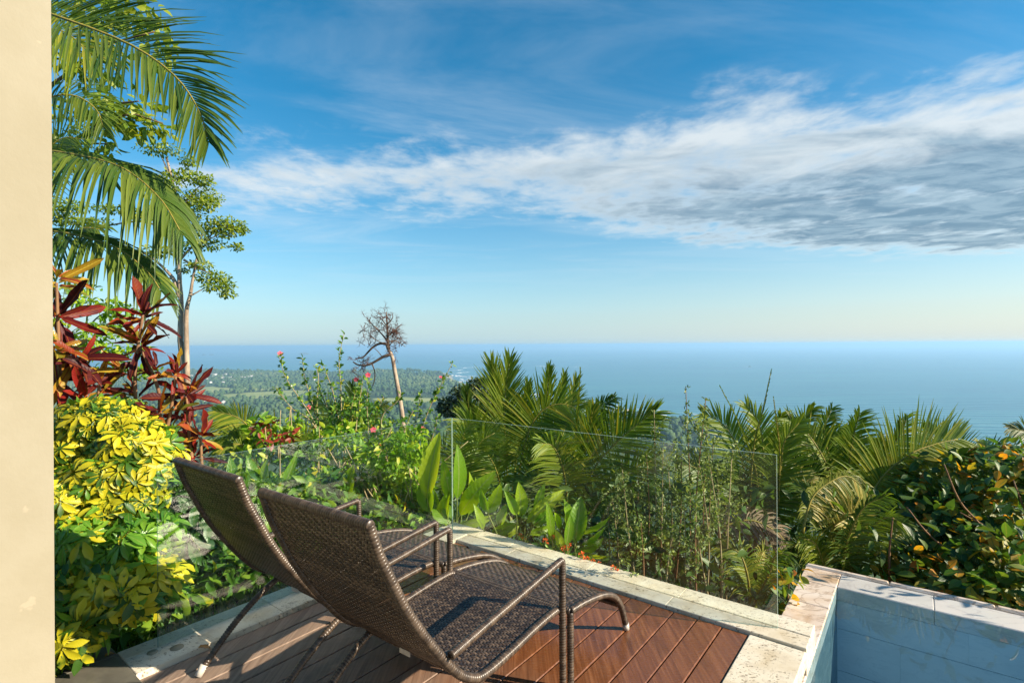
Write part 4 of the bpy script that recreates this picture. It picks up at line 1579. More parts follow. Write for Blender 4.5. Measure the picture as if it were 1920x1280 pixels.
def whorls(par, c, r, n, size, mat, fill=None, bias=(0.1, -.5, .35), extra=None):
    n = int(n * 1.9)
    p, d = ellipsoid_pts(n * 4, c, r, .75)
    face = d @ nrm(np.array(bias)) > -.25
    p, d = p[face][:n], d[face][:n]
    org = base_loc(par)
    for j, (q, dd) in enumerate(zip(p, d)):
        ax = nrm(dd * .75 + np.array([.15, -.35, .45]) + RNG.normal(0, .28, 3))
        ref = nrm(RNG.normal(size=3))
        R = frames(nrm(ref - ax * (ref @ ax))[None], ax[None])[0]
        vari = mat if RNG.random() > (.18 if mat == 'vari' else .42) else ('scheff' if mat == 'vari' else ('vari' if extra is not None else mat))
        s_ = size * (.7 + .5 * RNG.random())
        if extra is None or (j % 9 < 3 and WCOUNT[0] < 285):
            WCOUNT[0] += extra is not None
            link('leaf', wh_m[vari][int(RNG.integers(5))], par, q - org, R, s_)
        else:
            (extra if mat == 'vari' else fill).inst(wh[int(RNG.integers(5))], q[None], R[None], s_)
    if fill is not None:
        leaf_cloud(fill, int(n * 4), c, np.asarray(r) * .8, size * .9, hexleaf(.35, .1, .2), shell=.0, up=.4)


def px_r(rx, ry, Y, dep=.22):
    return (rx / FPX * Y, dep, ry / FPX * Y)


t = thing('variegated_shrub', P(215, 1230, 3.15) * np.array([1, 1, 0]) + np.array([0, 0, -.2]), 'dense yellow variegated shrub with finger-like leaves beside the cream wall', 'shrub')
fill = MB()
extra = MB()
for x, y, rx, ry, n, Y_, mt in [(190, 785, 85, 40, 40, 3.25, 'vari'), (255, 830, 62, 45, 40, 3.2, 'vari'), (150, 840, 55, 60, 30, 3.2, 'vari'), (215, 890, 95, 50, 46, 3.1, 'vari'), (300, 880, 34, 55, 16, 3.2, 'vari'), (140, 930, 45, 40, 14, 3.0, 'vari'), (235, 945, 70, 30, 18, 3.05, 'vari'),
                                (165, 1005, 65, 45, 22, 2.9, 'scheff'), (265, 1000, 55, 40, 16, 2.95, 'scheff'), (215, 1040, 60, 30, 8, 2.9, 'scheff'),
                                (130, 1090, 28, 55, 11, 2.75, 'vari'), (230, 1080, 60, 40, 11, 2.8, 'vari'), (290, 1095, 32, 40, 9, 2.85, 'vari'), (200, 1130, 60, 30, 10, 2.75, 'vari'), (160, 1180, 40, 28, 8, 2.65, 'vari'), (118, 1200, 16, 30, 5, 2.6, 'vari'), (150, 1110, 40, 30, 6, 2.75, 'scheff')]:
    whorls(t, P(x, y, Y_), px_r(rx, ry, Y_), int(n * 1.9), .09 if y < 960 else .112, mt, fill, extra=extra)
tag(fill.obj('inner_foliage', M['scheff'], t), kind='stuff')
tag(extra.obj('variegated_foliage', M['vari'], t), kind='stuff')
for pts in ([(200, 1230), (190, 1050), (180, 850)], [(215, 1230), (240, 1080), (270, 900)], [(190, 1235), (150, 1120), (140, 980)], [(205, 1230), (215, 1000), (230, 830)], [(200, 1230), (220, 1150), (280, 1100)]):
    stem_obj(t, px_path(pts, 3.1), .014, .007, 'stem_tan')
t = thing('umbrella_shrub', P(350, 1130, 3.9) * np.array([1, 1, 0]) + np.array([0, 0, -.3]), 'shaded dark green shrub with drooping finger leaves behind the left glass', 'shrub')
fill = MB()
for x, y, rx, ry, n in [(330, 955, 40, 40, 12), (385, 985, 40, 40, 14), (350, 1030, 50, 30, 12), (405, 1040, 25, 30, 6), (360, 930, 40, 25, 8)]:
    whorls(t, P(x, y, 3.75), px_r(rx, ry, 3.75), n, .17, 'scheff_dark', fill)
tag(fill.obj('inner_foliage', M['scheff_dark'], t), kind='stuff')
for x0, x1 in ((330, 320), (352, 345), (376, 385), (398, 400)):
    stem_obj(t, px_path([(x0, 1150), (x0 + 2, 1090), (x1, 980)], 3.8), .011, .008, 'stem_tan')

# ------------------------------------------------------------------ broad-leaved ginger plants by the glass
def ginger(label, foot, Y, leaves, canes=(), mat='broad', group='broad-leaved plants outside the glass'):
    f = P(foot[0], foot[1], Y)
    f[2] = min(f[2], float(ground_z(f[0], f[1])))
    t = thing('ginger_plant', f, label, 'plant', group)
    for i, (x0, y0, x1, y1, w_) in enumerate(leaves):
        Ya = Y + (RNG.random() - .5) * .25
        a, b = P(x0, y0, Ya), P(x1, y1, Ya + (RNG.random() - .5) * .3)
        leaf_obj(t, a, b, w_ / FPX * Y * 1.15, mat, CAMDIR + RNG.normal(0, .35, 3) + np.array([.25, 0, 0]), curl=.08 + .34 * RNG.random(), fold=.10 + .4 * RNG.random(), rows=11, wave=.05 * RNG.random())
        root = f + np.array([(a[0] - f[0]) * .25, (a[1] - f[1]) * .3, 0])
        stem_obj(t, [root, root * .4 + a * .6 + RNG.normal(0, .01, 3), a, a * .6 + b * .4], .009, .003, 'stem_green', n=12, sides=5)
    for pts in canes:
        stem_obj(t, px_path(pts, Y), .010, .007, 'stem_tan', 'cane', n=10)
    return t


ginger('tall bright green plant with paddle leaves at the deck corner', (848, 1020), 4.95,
       [(800, 935, 826, 797, 33), (806, 960, 797, 885, 30), (857, 935, 858, 824, 25), (846, 940, 829, 855, 20), (862, 965, 937, 872, 32), (866, 960, 882, 879, 24), (843, 982, 810, 938, 36), (878, 965, 893, 890, 18), (822, 985, 815, 915, 20), (852, 985, 946, 962, 15), (835, 985, 842, 905, 22)])
ginger('bright green plant with spreading paddle leaves, middle one along the front glass', (965, 1035), 4.5,
       [(906, 992, 887, 938, 14), (914, 960, 900, 912, 14), (916, 962, 941, 901, 22), (977, 968, 972, 899, 23), (968, 964, 944, 913, 16), (1002, 955, 1022, 903, 14), (987, 980, 1067, 911, 22), (922, 998, 976, 977, 18), (941, 1006, 978, 983, 15), (935, 985, 953, 940, 16), (1000, 985, 1040, 950, 16), (990, 1000, 1050, 985, 14), (950, 1000, 930, 960, 14)])
ginger('smaller green plant with upright paddle leaves beside the orange flowers', (1072, 1065), 4.15,
       [(1033, 1005, 1025, 930, 14), (1060, 998, 1057, 930, 25), (1078, 1018, 1090, 924, 30), (1085, 1000, 1148, 967, 17), (1089, 1022, 1138, 985, 15), (1080, 1035, 1136, 1006, 19), (1097, 1037, 1148, 1043, 13), (1050, 990, 1039, 959, 14), (1040, 1015, 1028, 985, 18), (1062, 1022, 1070, 960, 16), (1055, 1030, 1040, 990, 14)])
ginger('clump of tall canes and paddle leaves beyond the left glass', (470, 1060), 4.9,
       [(440, 935, 430, 845, 22), (475, 925, 462, 842, 24), (500, 935, 498, 848, 22), (505, 990, 567, 822, 24), (530, 955, 590, 898, 20), (520, 965, 552, 882, 18), (648, 935, 664, 868, 26), (420, 960, 400, 900, 20), (560, 960, 620, 940, 18), (450, 1000, 410, 950, 22), (600, 985, 640, 940, 20), (480, 1010, 520, 960, 20)],
       canes=[[(440, 1060), (440, 930)], [(470, 1060), (472, 920)], [(500, 1060), (503, 985), (515, 950)], [(520, 1050), (535, 950)]])
ginger('row of thin canes with narrow leaves in the shade behind the left glass', (370, 1120), 3.7,
       [(300, 1010, 285, 960, 12), (420, 1060, 440, 1000, 14), (440, 1080, 470, 1030, 14), (455, 1060, 430, 1010, 12), (395, 1100, 410, 1050, 12), (330, 1120, 375, 1105, 14), (470, 1090, 500, 1050, 12), (300, 1130, 350, 1110, 12)],
       canes=[[(356, 1128), (352, 1060), (360, 990)], [(368, 1122), (374, 1040), (380, 980)], [(388, 1118), (392, 1060), (400, 1000)], [(404, 1112), (410, 1040), (415, 990)], [(342, 1132), (338, 1060), (330, 1000)], [(425, 1105), (430, 1050)], [(445, 1100), (450, 1060)]], mat='scheff')

# ------------------------------------------------------------------ hibiscus: upright canes with round leaves and pink flowers
def flower(par, c, r, mat='pink', n=5, ax=(.3, -.8, .3)):
    mb = MB()
    ax = nrm(np.array(ax, float) + RNG.normal(0, .3, 3))
    ref = nrm(np.cross(ax, [0.2, .3, 1]))
    o2 = np.cross(ax, ref)
    d = np.array([nrm(ax * .45 + ref * math.cos(a) + o2 * math.sin(a)) for a in np.linspace(0, 6.28, n, endpoint=False)])
    mb.inst(leaf_base(3, .75, 'obov', .15, .25), np.repeat(np.asarray(c, float)[None], n, 0), frames(d, np.repeat(ax[None], n, 0)), r)
    tube(mb, [c, np.asarray(c) + ax * r * 1.1], [.05 * r, .03 * r], 5, rnd=.3)
    return mb.obj('flower', M[mat], par)


HY = 6.2
hib_stems = [[(655, 935), (620, 857), (585, 783), (562, 747), (536, 708), (524, 669)], [(640, 880), (583, 790), (550, 768), (517, 727)], [(655, 930), (602, 806), (583, 747), (571, 705), (567, 670)],
             [(640, 890), (597, 790), (597, 705), (588, 684)], [(660, 920), (632, 771), (621, 724), (604, 683)], [(655, 930), (642, 806), (639, 724), (636, 672), (645, 626)], [(665, 920), (668, 800), (676, 740), (681, 706)],
             [(660, 930), (655, 820), (660, 760), (672, 722)], [(670, 930), (690, 830), (688, 760), (692, 712)], [(645, 900), (630, 800), (612, 760), (596, 720)]]
hib2 = [[(730, 920), (703, 799), (719, 743)], [(740, 920), (714, 794), (745, 752), (753, 736)], [(760, 920), (770, 830), (778, 799), (789, 738)], [(770, 920), (780, 840), (792, 801), (808, 759), (827, 722), (848, 681)],
        [(745, 920), (750, 840), (765, 790), (775, 770)], [(735, 930), (725, 850), (735, 800)], [(765, 930), (800, 850), (815, 805), (820, 780)]]


def hibiscus(label, foot, stems, flowers, Y, dens=1.0, lf=.056):
    f = P(foot[0], foot[1], Y)
    f[2] = float(ground_z(f[0], f[1]))
    t = thing('hibiscus_shrub', f, label, 'shrub', 'flowering hibiscus shrubs')
    mb = MB()
    lb_ = hexleaf(.62, .12, .12)
    for k, pts in enumerate(stems):
        Yk = Y + (RNG.random() - .5) * .5
        p = px_path(pts, Yk)
        root = f + np.array([RNG.normal() * .08, RNG.normal() * .08, 0])
        stem_obj(t, np.concatenate([[root], p]), .010, .003, 'stem_tan', n=22, sides=5)
        c = catmull(p, 120)
        s = arclen(c)
        L = s[-1]
        n = int(L * 46 * dens)
        q = np.sqrt(.16 + .84 * RNG.random(n)) * L
        o = np.stack([np.interp(q, s, c[:, i]) for i in range(3)], 1)
        tg = nrm(np.gradient(c, axis=0))
        tt = np.stack([np.interp(q, s, tg[:, i]) for i in range(3)], 1)
        d = nrm(tt * .55 + rand_dirs(n) * .9)
        mb.inst(lb_, o + d * .012, frames(d, rand_dirs(n, .6) + SUN_DIR * .4), lf * (.6 + .6 * RNG.random(n)))
    mb.obj('foliage', M['hib_leaf'], t)
    for x, y, r in flowers:
        flower(t, P(x, y, Y - .1), r / FPX * Y)
    return t


hibiscus('upright hibiscus with pink flowers at its tips, left of the bare tree', (655, 960), hib_stems, [(525, 663, 6), (668, 711, 6), (690, 703, 6), (579, 763, 5), (591, 805, 6)], HY)
hibiscus('lower hibiscus with pink blooms just left of the glass corner', (755, 960), hib2, [(700, 806, 7), (792, 805, 8), (826, 707, 4)], 5.9)

# bright leafy shrubs under them
def leafy_shrub(label, clumps, Y, mat, leaf, foot, stems=(), dens=.11, stem='stem_tan', flowers=(), group=None, base=None, name='leafy_shrub', dep=.35):
    f = P(foot[0], foot[1], Y)
    f[2] = min(f[2], float(ground_z(f[0], f[1])))
    t = thing(name, f, label, 'shrub', group)
    mb = MB()
    s = Y / FPX
    for x, y, rx, ry in clumps:
        leaf_cloud(mb, int(25 + rx * ry * dens), P(x, y, Y + (RNG.random() - .5) * .5), (rx * s, dep, ry * s), leaf, base or hexleaf(.48, .12, .25), up=.5, droop=.25, shell=.2)
    mb.obj('foliage', M[mat], t)
    for pts in stems:
        stem_obj(t, px_path(pts, Y + (RNG.random() - .5) * .6), .008, .004, stem, n=8, sides=5)
    for x, y, r in flowers:
        flower(t, P(x, y, Y - .3), r / FPX * Y, 'orange')
    return t


def sticks(x0, x1, y0, y1, n, lean=40):
    out = []
    for _ in range(n):
        x = RNG.uniform(x0, x1)
        y = RNG.uniform(y0, y1)
        dx_ = RNG.normal() * lean
        out.append([(x, y), (x + dx_ * .5, y - 45), (x + dx_, y - 90)])
    return out


leafy_shrub('bushy yellow-green shrub with pale bare stems behind the left glass', [(600, 835, 38, 26), (560, 850, 30, 20), (640, 815, 42, 22), (690, 850, 40, 28), (640, 880, 40, 26), (590, 890, 34, 22), (680, 905, 38, 22), (620, 925, 34, 16)], 5.7, 'bright_leaf', .085, (640, 990), sticks(560, 700, 880, 960, 16), dens=.17)
leafy_shrub('bright green bush with small orange blooms behind the glass corner', [(730, 850, 42, 30), (770, 830, 36, 26), (740, 890, 44, 28), (780, 880, 28, 30), (710, 930, 40, 26), (765, 930, 34, 26), (700, 885, 28, 22), (790, 960, 26, 20), (740, 965, 38, 16), (790, 905, 22, 22)], 5.2, 'bright_leaf', .08, (745, 1010), sticks(690, 800, 900, 980, 14), flowers=[(761, 947, 6), (730, 968, 4), (712, 836, 5)], dens=.17)
leafy_shrub('low pale green weedy bush close behind the left glass near the corner', [(700, 985, 34, 22), (750, 1000, 30, 18), (660, 975, 30, 18), (780, 990, 22, 14), (720, 1020, 30, 12)], 5.0, 'bright_leaf', .075, (715, 1040), sticks(650, 790, 980, 1030, 6, 25), dens=.09)
leafy_shrub('green bush with hanging red young leaves beyond the left glass', [(488, 795, 22, 16), (520, 815, 26, 16), (545, 800, 22, 14), (500, 830, 24, 14), (450, 870, 30, 16), (470, 850, 30, 16)], 5.6, 'bright_leaf', .085, (500, 930), sticks(470, 550, 850, 900, 5, 10), dens=.12)
leafy_shrub('leafy bright bush filling the ground behind the left recliner', [(470, 930, 40, 30), (520, 960, 44, 30), (570, 940, 40, 26), (600, 985, 44, 24), (540, 1010, 40, 24), (450, 980, 40, 30), (640, 1000, 34, 20), (500, 1040, 40, 20)], 5.3, 'bright_leaf', .085, (540, 1070), sticks(450, 640, 960, 1030, 8, 20), dens=.16)
t = leafy_shrub('small shrub tip with drooping dark red leaves left of the hibiscus', [(523, 822, 16, 10), (497, 800, 5, 8)], 5.45, 'red_leaf', .085, (523, 900), [[(500, 900), (500, 840), (497, 800)], [(525, 900), (525, 840)]], dens=.03)
leafy_shrub('round pale yellowish bush between the hibiscus and the palms', [(700, 800, 34, 16), (660, 795, 30, 16), (740, 800, 30, 14), (690, 770, 22, 14), (640, 770, 20, 14), (665, 750, 20, 26), (770, 815, 28, 14), (620, 800, 28, 16)], 6.4, 'hib_leaf', .075, (700, 900), dens=.13)

# ------------------------------------------------------------------ palms in the middle and on the right
def palm(label, foot, Y, fronds, name='palm', trunk=True, group='feather palms beyond the glass'):
    f = P(foot[0], foot[1], Y)
    g = float(ground_z(f[0], f[1]))
    t = thing(name, (f[0], f[1], min(g, f[2])), label, 'palm', group)
    if trunk:
        stem_obj(t, [(f[0], f[1], min(g, f[2] - .1)), (f[0] + .02, f[1], f[2])], .05, .04, 'stem_green', 'trunk', 6, 8)
    for fr in fronds:
        pts, px, mat = fr[:3]
        kw = dict(fr[3]) if len(fr) > 3 else {}
        Ya = Y + kw.pop('dy', 0.0)
        if kw.pop('stalk', True):
            pass
        add_frond(t, px_path(pts, Ya, Ya + kw.pop('dz', RNG.normal() * .15)), px / FPX * Y, mat, **kw)
    return t


UP = dict(phi=(48, 14), droop=.08, hint=(.1, -1, .1), start=.30, n=40, wid=.026)
palm('upright feather palm in the middle with two fronds standing above the horizon', (952, 965), 6.5, [
    ([(955, 960), (949, 850), (946, 760), (956, 674)], 82, 'palm', UP), ([(950, 960), (944, 850), (936, 760), (921, 679)], 80, 'palm', UP),
    ([(960, 960), (982, 840), (1008, 778), (1048, 757), (1088, 768)], 86, 'palm', dict(phi=(80, 40), droop=.15, hint=(.0, -1, .2), start=.38, n=42, wid=.028)),
    ([(962, 960), (998, 850), (1022, 770), (1030, 690)], 62, 'palm', dict(UP, dy=.3)), ([(940, 965), (912, 870), (890, 805), (862, 785)], 84, 'palm', dict(phi=(65, 25), droop=.2, hint=(0, -1, .3), start=.3, n=40, wid=.028)),
    ([(970, 960), (1040, 850), (1068, 770), (1080, 712)], 66, 'palm', dict(UP, dy=.5)), ([(945, 965), (905, 850), (884, 790), (874, 730)], 60, 'palm_dark', dict(UP, dy=.5)),
    ([(950, 965), (930, 880), (900, 840), (866, 850)], 70, 'palm', dict(droop=.3, hint=(0, -.9, .5), start=.3, n=36)), ([(960, 965), (990, 900), (1030, 860), (1070, 870)], 74, 'palm_dark', dict(droop=.3, hint=(0, -.9, .5), start=.3, n=36)),
    ([(955, 960), (970, 850), (985, 770), (990, 720)], 60, 'palm', dict(UP, dy=.4)), ([(965, 960), (1020, 860), (1045, 800), (1058, 700)], 50, 'palm', dict(UP, dy=.7))])
palm('feather palm with a long spear shoot and broad arching fronds, centre right', (1068, 1010), 5.8, [
    ([(1072, 1005), (1108, 890), (1150, 835), (1195, 795), (1228, 772)], 96, 'palm', dict(phi=(75, 22), droop=.15, hint=(0, -1, .25), start=.28, n=50, wid=.026)),
    ([(1075, 1005), (1130, 935), (1185, 880), (1225, 862)], 84, 'palm', dict(phi=(75, 28), droop=.2, hint=(0, -1, .35), start=.25, n=46, wid=.024)),
    ([(1062, 1005), (1075, 860), (1083, 770), (1088, 692)], 16, 'palm', dict(phi=(9, 5), droop=0, start=.55, n=30, wid=.016, hint=(0, -1, 0))),
    ([(1072, 1000), (1092, 880), (1104, 810), (1112, 765)], 70, 'palm', dict(UP, n=34)), ([(1066, 1005), (1060, 900), (1040, 840), (1010, 830)], 70, 'palm', dict(droop=.25, hint=(0, -1, .35), start=.3)),
    ([(1075, 1005), (1120, 960), (1170, 930), (1210, 935)], 70, 'palm_dark', dict(droop=.35, hint=(0, -.9, .5), start=.2)), ([(1060, 1005), (1030, 930), (1000, 900), (970, 910)], 60, 'palm_dark', dict(droop=.35, hint=(0, -.9, .5), start=.25))])
palm('dark palm tip showing above the other fronds against the sea', (1090, 900), 8.5, [([(1085, 860), (1100, 800), (1122, 765), (1152, 745)], 44, 'palm_dark', dict(droop=.25, hint=(0, -1, .2), n=34, wid=.03)), ([(1085, 860), (1120, 810), (1160, 790), (1200, 800)], 50, 'palm_dark', dict(droop=.3, hint=(0, -1, .3), n=34, wid=.03))])
SP = dict(phi=(7, 4), droop=0, start=.45, n=26, wid=.014, hint=(0, -1, 0))
palm('feather palm with three thin upright spear shoots, right end of the front glass', (1410, 1060), 5.4, [
    ([(1412, 1050), (1420, 900), (1388, 800), (1350, 724)], 12, 'palm', SP), ([(1400, 1050), (1412, 850), (1430, 770), (1446, 694)], 12, 'palm_dark', SP), ([(1455, 1050), (1462, 860), (1457, 800), (1450, 744)], 9, 'palm_gold', SP),
    ([(1405, 1050), (1395, 880), (1360, 800), (1318, 775)], 78, 'palm', dict(phi=(75, 30), droop=.15, hint=(0, -1, .2), start=.3, n=46, wid=.026)), ([(1415, 1050), (1430, 880), (1425, 800), (1400, 760)], 70, 'palm', dict(phi=(70, 24), droop=.15, hint=(0, -1, .2), start=.32, n=42, wid=.026)),
    ([(1420, 1050), (1460, 900), (1470, 830), (1500, 790)], 72, 'palm', dict(phi=(70, 24), droop=.2, hint=(0, -1, .25), start=.3, n=42, wid=.026)), ([(1400, 1055), (1350, 930), (1310, 880), (1270, 870)], 72, 'palm_dark', dict(droop=.3, hint=(0, -.9, .4), start=.25, n=42)),
    ([(1410, 1055), (1400, 960), (1370, 900), (1330, 900)], 70, 'palm_dark', dict(droop=.3, hint=(0, -.9, .4), start=.25, n=40)), ([(1420, 1055), (1450, 950), (1490, 900), (1530, 910)], 66, 'palm_gold', dict(droop=.35, hint=(0, -.9, .4), start=.25, n=40))])
palm('small palm with yellowed drooping fronds low behind the glass end', (1408, 1150), 4.0, [
    ([(1408, 1140), (1402, 1080), (1385, 1035), (1350, 1025)], 62, 'palm', dict(droop=.45, hint=(.1, -.9, .4), start=.15, n=34, wid=.016)), ([(1410, 1140), (1418, 1070), (1432, 1035), (1428, 1075), (1412, 1128)], 36, 'palm_gold', dict(droop=.4, hint=(.3, -.9, .2), start=.2, n=36, wid=.014)),
    ([(1408, 1140), (1440, 1080), (1455, 1040), (1480, 1040)], 46, 'palm', dict(droop=.5, hint=(0, -.9, .4), start=.15, n=30, wid=.015))], trunk=False)
palm('withered brown palm frond hanging behind the glass', (1395, 1060), 4.9, [([(1300, 1010), (1360, 985), (1410, 975), (1460, 1000), (1480, 1035)], 52, 'palm_dry', dict(droop=.6, hint=(0, -.7, .6), start=.2, n=34, wid=.018))], trunk=False)
GD = dict(hint=(.1, -1, .25), n=46, wid=.019, start=.12)
palm('feather palm with yellow-edged curled fronds hanging over the pool edge', (1575, 1110), 4.4, [
    ([(1505, 1000), (1512, 965), (1524, 931), (1552, 906), (1592, 893), (1637, 934)], 46, 'palm_gold', dict(GD, droop=.9, phi=(80, 45))), ([(1625, 1030), (1600, 965), (1565, 978), (1578, 1022), (1605, 1064)], 60, 'palm_gold', dict(GD, droop=.25, phi=(78, 30))),
    ([(1560, 1110), (1545, 1060), (1528, 1018), (1500, 1008)], 52, 'palm', dict(GD, droop=.5)), ([(1570, 1110), (1560, 1000), (1525, 930), (1490, 905)], 62, 'palm', dict(GD, droop=.3)),
    ([(1580, 1110), (1620, 1010), (1660, 970), (1700, 985)], 58, 'palm', dict(GD, droop=.45)), ([(1575, 1110), (1590, 1010), (1620, 950), (1660, 930)], 60, 'palm_dark', dict(GD, droop=.35)), ([(1565, 1110), (1530, 1040), (1495, 1020), (1470, 1050)], 52, 'palm_dark', dict(GD, droop=.45))])
BG = dict(hint=(0, -1, .35), n=54, wid=.024, start=.22)
palm('large feather palm with one broad arching frond in the right half', (1610, 1060), 5.6, [
    ([(1600, 1050), (1640, 915), (1700, 855), (1755, 832), (1800, 822)], 112, 'palm', dict(BG, droop=.2, phi=(82, 38), dy=-.6)), ([(1585, 1050), (1560, 900), (1520, 820), (1478, 785)], 84, 'palm', dict(BG, droop=.25)),
    ([(1595, 1050), (1590, 900), (1600, 820), (1612, 775)], 84, 'palm', dict(BG, droop=.35, phi=(72, 30))), ([(1605, 1050), (1650, 880), (1690, 810), (1700, 780)], 80, 'palm', dict(BG, droop=.35, phi=(72, 30))),
    ([(1590, 1050), (1560, 880), (1545, 810), (1560, 765)], 70, 'palm', dict(BG, droop=.35, phi=(72, 30), dy=.6)), ([(1610, 1050), (1700, 930), (1760, 890), (1820, 900)], 80, 'palm_dark', dict(BG, droop=.35)), ([(1580, 1050), (1530, 920), (1490, 870), (1450, 860)], 80, 'palm_dark', dict(BG, droop=.35)),
    ([(1610, 1050), (1640, 940), (1650, 880), (1640, 830)], 84, 'palm', dict(BG, droop=.2, phi=(60, 25), dy=-.3))])
palm('feather palm behind with a single frond bowed over at the far right', (1800, 1000), 6.2, [
    ([(1815, 960), (1800, 875), (1772, 833), (1730, 806)], 66, 'palm', dict(BG, droop=.1, hint=(.2, -1, 0), phi=(80, 50))), ([(1800, 960), (1780, 880), (1740, 850), (1690, 850)], 70, 'palm', dict(BG, droop=.3)), ([(1805, 960), (1830, 880), (1870, 850), (1910, 860)], 62, 'palm_dark', dict(BG, droop=.35)), ([(1800, 960), (1760, 910), (1720, 900), (1680, 930)], 66, 'palm', dict(BG, droop=.35))])
palm('tufted palm crown behind the curled fronds, right of the spear shoots', (1500, 960), 6.6, [
    ([(1500, 950), (1490, 860), (1500, 800), (1525, 765)], 60, 'palm', dict(BG, droop=.3)), ([(1500, 950), (1470, 870), (1450, 830), (1420, 830)], 70, 'palm', dict(BG, droop=.3)), ([(1505, 950), (1540, 860), (1580, 830), (1620, 850)], 72, 'palm_dark', dict(BG, droop=.3)), ([(1500, 950), (1510, 880), (1540, 830), (1590, 810)], 70, 'palm', dict(BG, droop=.25)), ([(1500, 950), (1480, 850), (1460, 800), (1465, 775)], 60, 'palm', dict(BG, droop=.2))])
palm('palm frond tip entering at the right edge of the view', (1985, 900), 6.4, [([(1985, 890), (1955, 835), (1925, 810), (1892, 803)], 46, 'palm_dark', dict(BG, droop=.35, wid=.022)), ([(1985, 890), (1960, 860), (1930, 850), (1905, 860)], 40, 'palm_dark', dict(BG, droop=.4, wid=.022))], trunk=False)
palm('grey-green frond lying low among the oval leaves by the pool', (1660, 1040), 4.3, [([(1640, 1040), (1690, 1000), (1750, 994), (1815, 1006)], 34, 'palm_dark', dict(hint=(0, -.8, .5), n=36, wid=.03, droop=.6, start=.15))], trunk=False)
palm('small bright palm beyond the left glass, above the chair back', (490, 890), 5.6, [
    ([(492, 880), (478, 820), (450, 785), (403, 770)], 52, 'palm', dict(hint=(.1, -1, .3), n=46, wid=.018, droop=.25, start=.2)), ([(488, 885), (470, 845), (440, 832), (400, 845)], 56, 'palm', dict(hint=(.1, -1, .4), n=42, wid=.016, droop=.35, start=.2)), ([(485, 885), (455, 840), (425, 800), (412, 790)], 50, 'palm_dark', dict(hint=(.1, -1, .4), n=36, wid=.018, droop=.4)),
    ([(495, 885), (520, 840), (545, 825), (580, 830)], 44, 'palm', dict(hint=(.1, -1, .4), n=34, wid=.016, droop=.3)), ([(490, 880), (512, 830), (516, 800), (514, 768)], 8, 'palm', SP)], trunk=False)
palm('fan of dark fronds behind the hibiscus stems', (640, 880), 7.2, [
    ([(640, 850), (628, 790), (612, 760), (585, 757)], 44, 'palm_dark', dict(hint=(0, -1, .2), n=34, wid=.02, droop=.2)), ([(655, 850), (660, 790), (664, 755), (660, 722)], 44, 'palm_dark', dict(UP, n=34, wid=.02)), ([(665, 850), (690, 790), (705, 765), (725, 758)], 38, 'palm_gold', dict(hint=(0, -1, .3), n=34, wid=.018, droop=.3)),
    ([(600, 860), (580, 820), (560, 800), (540, 800)], 34, 'palm', dict(hint=(0, -1, .3), n=30, wid=.018, droop=.3)), ([(610, 860), (600, 820), (605, 790), (620, 780)], 34, 'palm', dict(hint=(0, -1, .3), n=30, wid=.018, droop=.3))], trunk=False)
palm('low palm with a dark spreading crown behind the orange flowers', (1180, 1090), 4.9, [
    ([(1180, 1080), (1200, 1030), (1230, 1010), (1270, 1015)], 46, 'palm_dark', dict(hint=(0, -.9, .4), n=34, wid=.016, droop=.3)), ([(1180, 1080), (1190, 1020), (1180, 985), (1160, 970)], 46, 'palm_dark', dict(hint=(0, -.9, .4), n=34, wid=.016, droop=.3)), ([(1180, 1080), (1220, 1050), (1260, 1050), (1290, 1070)], 44, 'palm_dark', dict(hint=(0, -.9, .4), n=34, wid=.016, droop=.4))], trunk=False)
palm('fern-like palm fronds behind the corner ginger', (870, 960), 6.0, [
    ([(870, 950), (850, 880), (830, 840), (800, 830)], 56, 'palm_dark', dict(hint=(0, -1, .3), n=36, wid=.02, droop=.3)), ([(875, 950), (880, 880), (900, 830), (930, 810)], 60, 'palm', dict(hint=(0, -1, .3), n=36, wid=.02, droop=.25)), ([(870, 950), (862, 880), (868, 820), (885, 790)], 56, 'palm', dict(hint=(0, -1, .3), n=36, wid=.02, droop=.2))], trunk=False)

# ------------------------------------------------------------------ slender many-stemmed shrubs behind the front glass
def slender(label, xs, Y, tops, dens=1.0):
    f = P(np.mean(xs), 1130, Y)
    g = float(ground_z(f[0], f[1]))
    t = thing('slender_shrub', (f[0], f[1], g), label, 'shrub', 'thin-stemmed shrubs behind the front glass')
    mb = MB()
    lb_ = hexleaf(.45, .12, .15)
    for x, ytop in zip(xs, tops):
        Yk = Y + RNG.uniform(-.3, .3)
        a = P(x + RNG.normal() * 8, 1135, Yk)
        a[2] = min(a[2], float(ground_z(a[0], a[1])) + .05)
        b = P(x + RNG.normal() * 16, ytop, Yk + RNG.normal() * .1)
        mid = a * .5 + b * .5 + RNG.normal(0, .03, 3)
        stem_obj(t, [a, mid, b], .009, .003, 'stem_red' if RNG.random() < .5 else 'stem_tan', n=12, sides=5)
        for br in range(5):
            k = .25 + .7 * RNG.random()
            o = a * (1 - k) + b * k
            e = o + np.array([RNG.normal() * .10, RNG.normal() * .10, .12 + .22 * RNG.random()]) if br else b
            if br == 0:
                o = a * .35 + b * .65
            n = int((46 if br == 0 else 40) * dens)
            q = RNG.random(n)[:, None]
            pts = o * (1 - q) + e * q + RNG.normal(0, .012, (n, 3))
            d = nrm(rand_dirs(n) + nrm(e - o) * .6)
            mb.inst(lb_, pts, frames(d, rand_dirs(n, .5) + SUN_DIR * .4), .034 * (.6 + .7 * RNG.random(n)))
    mb.obj('foliage', M['slender'], t)
    return t


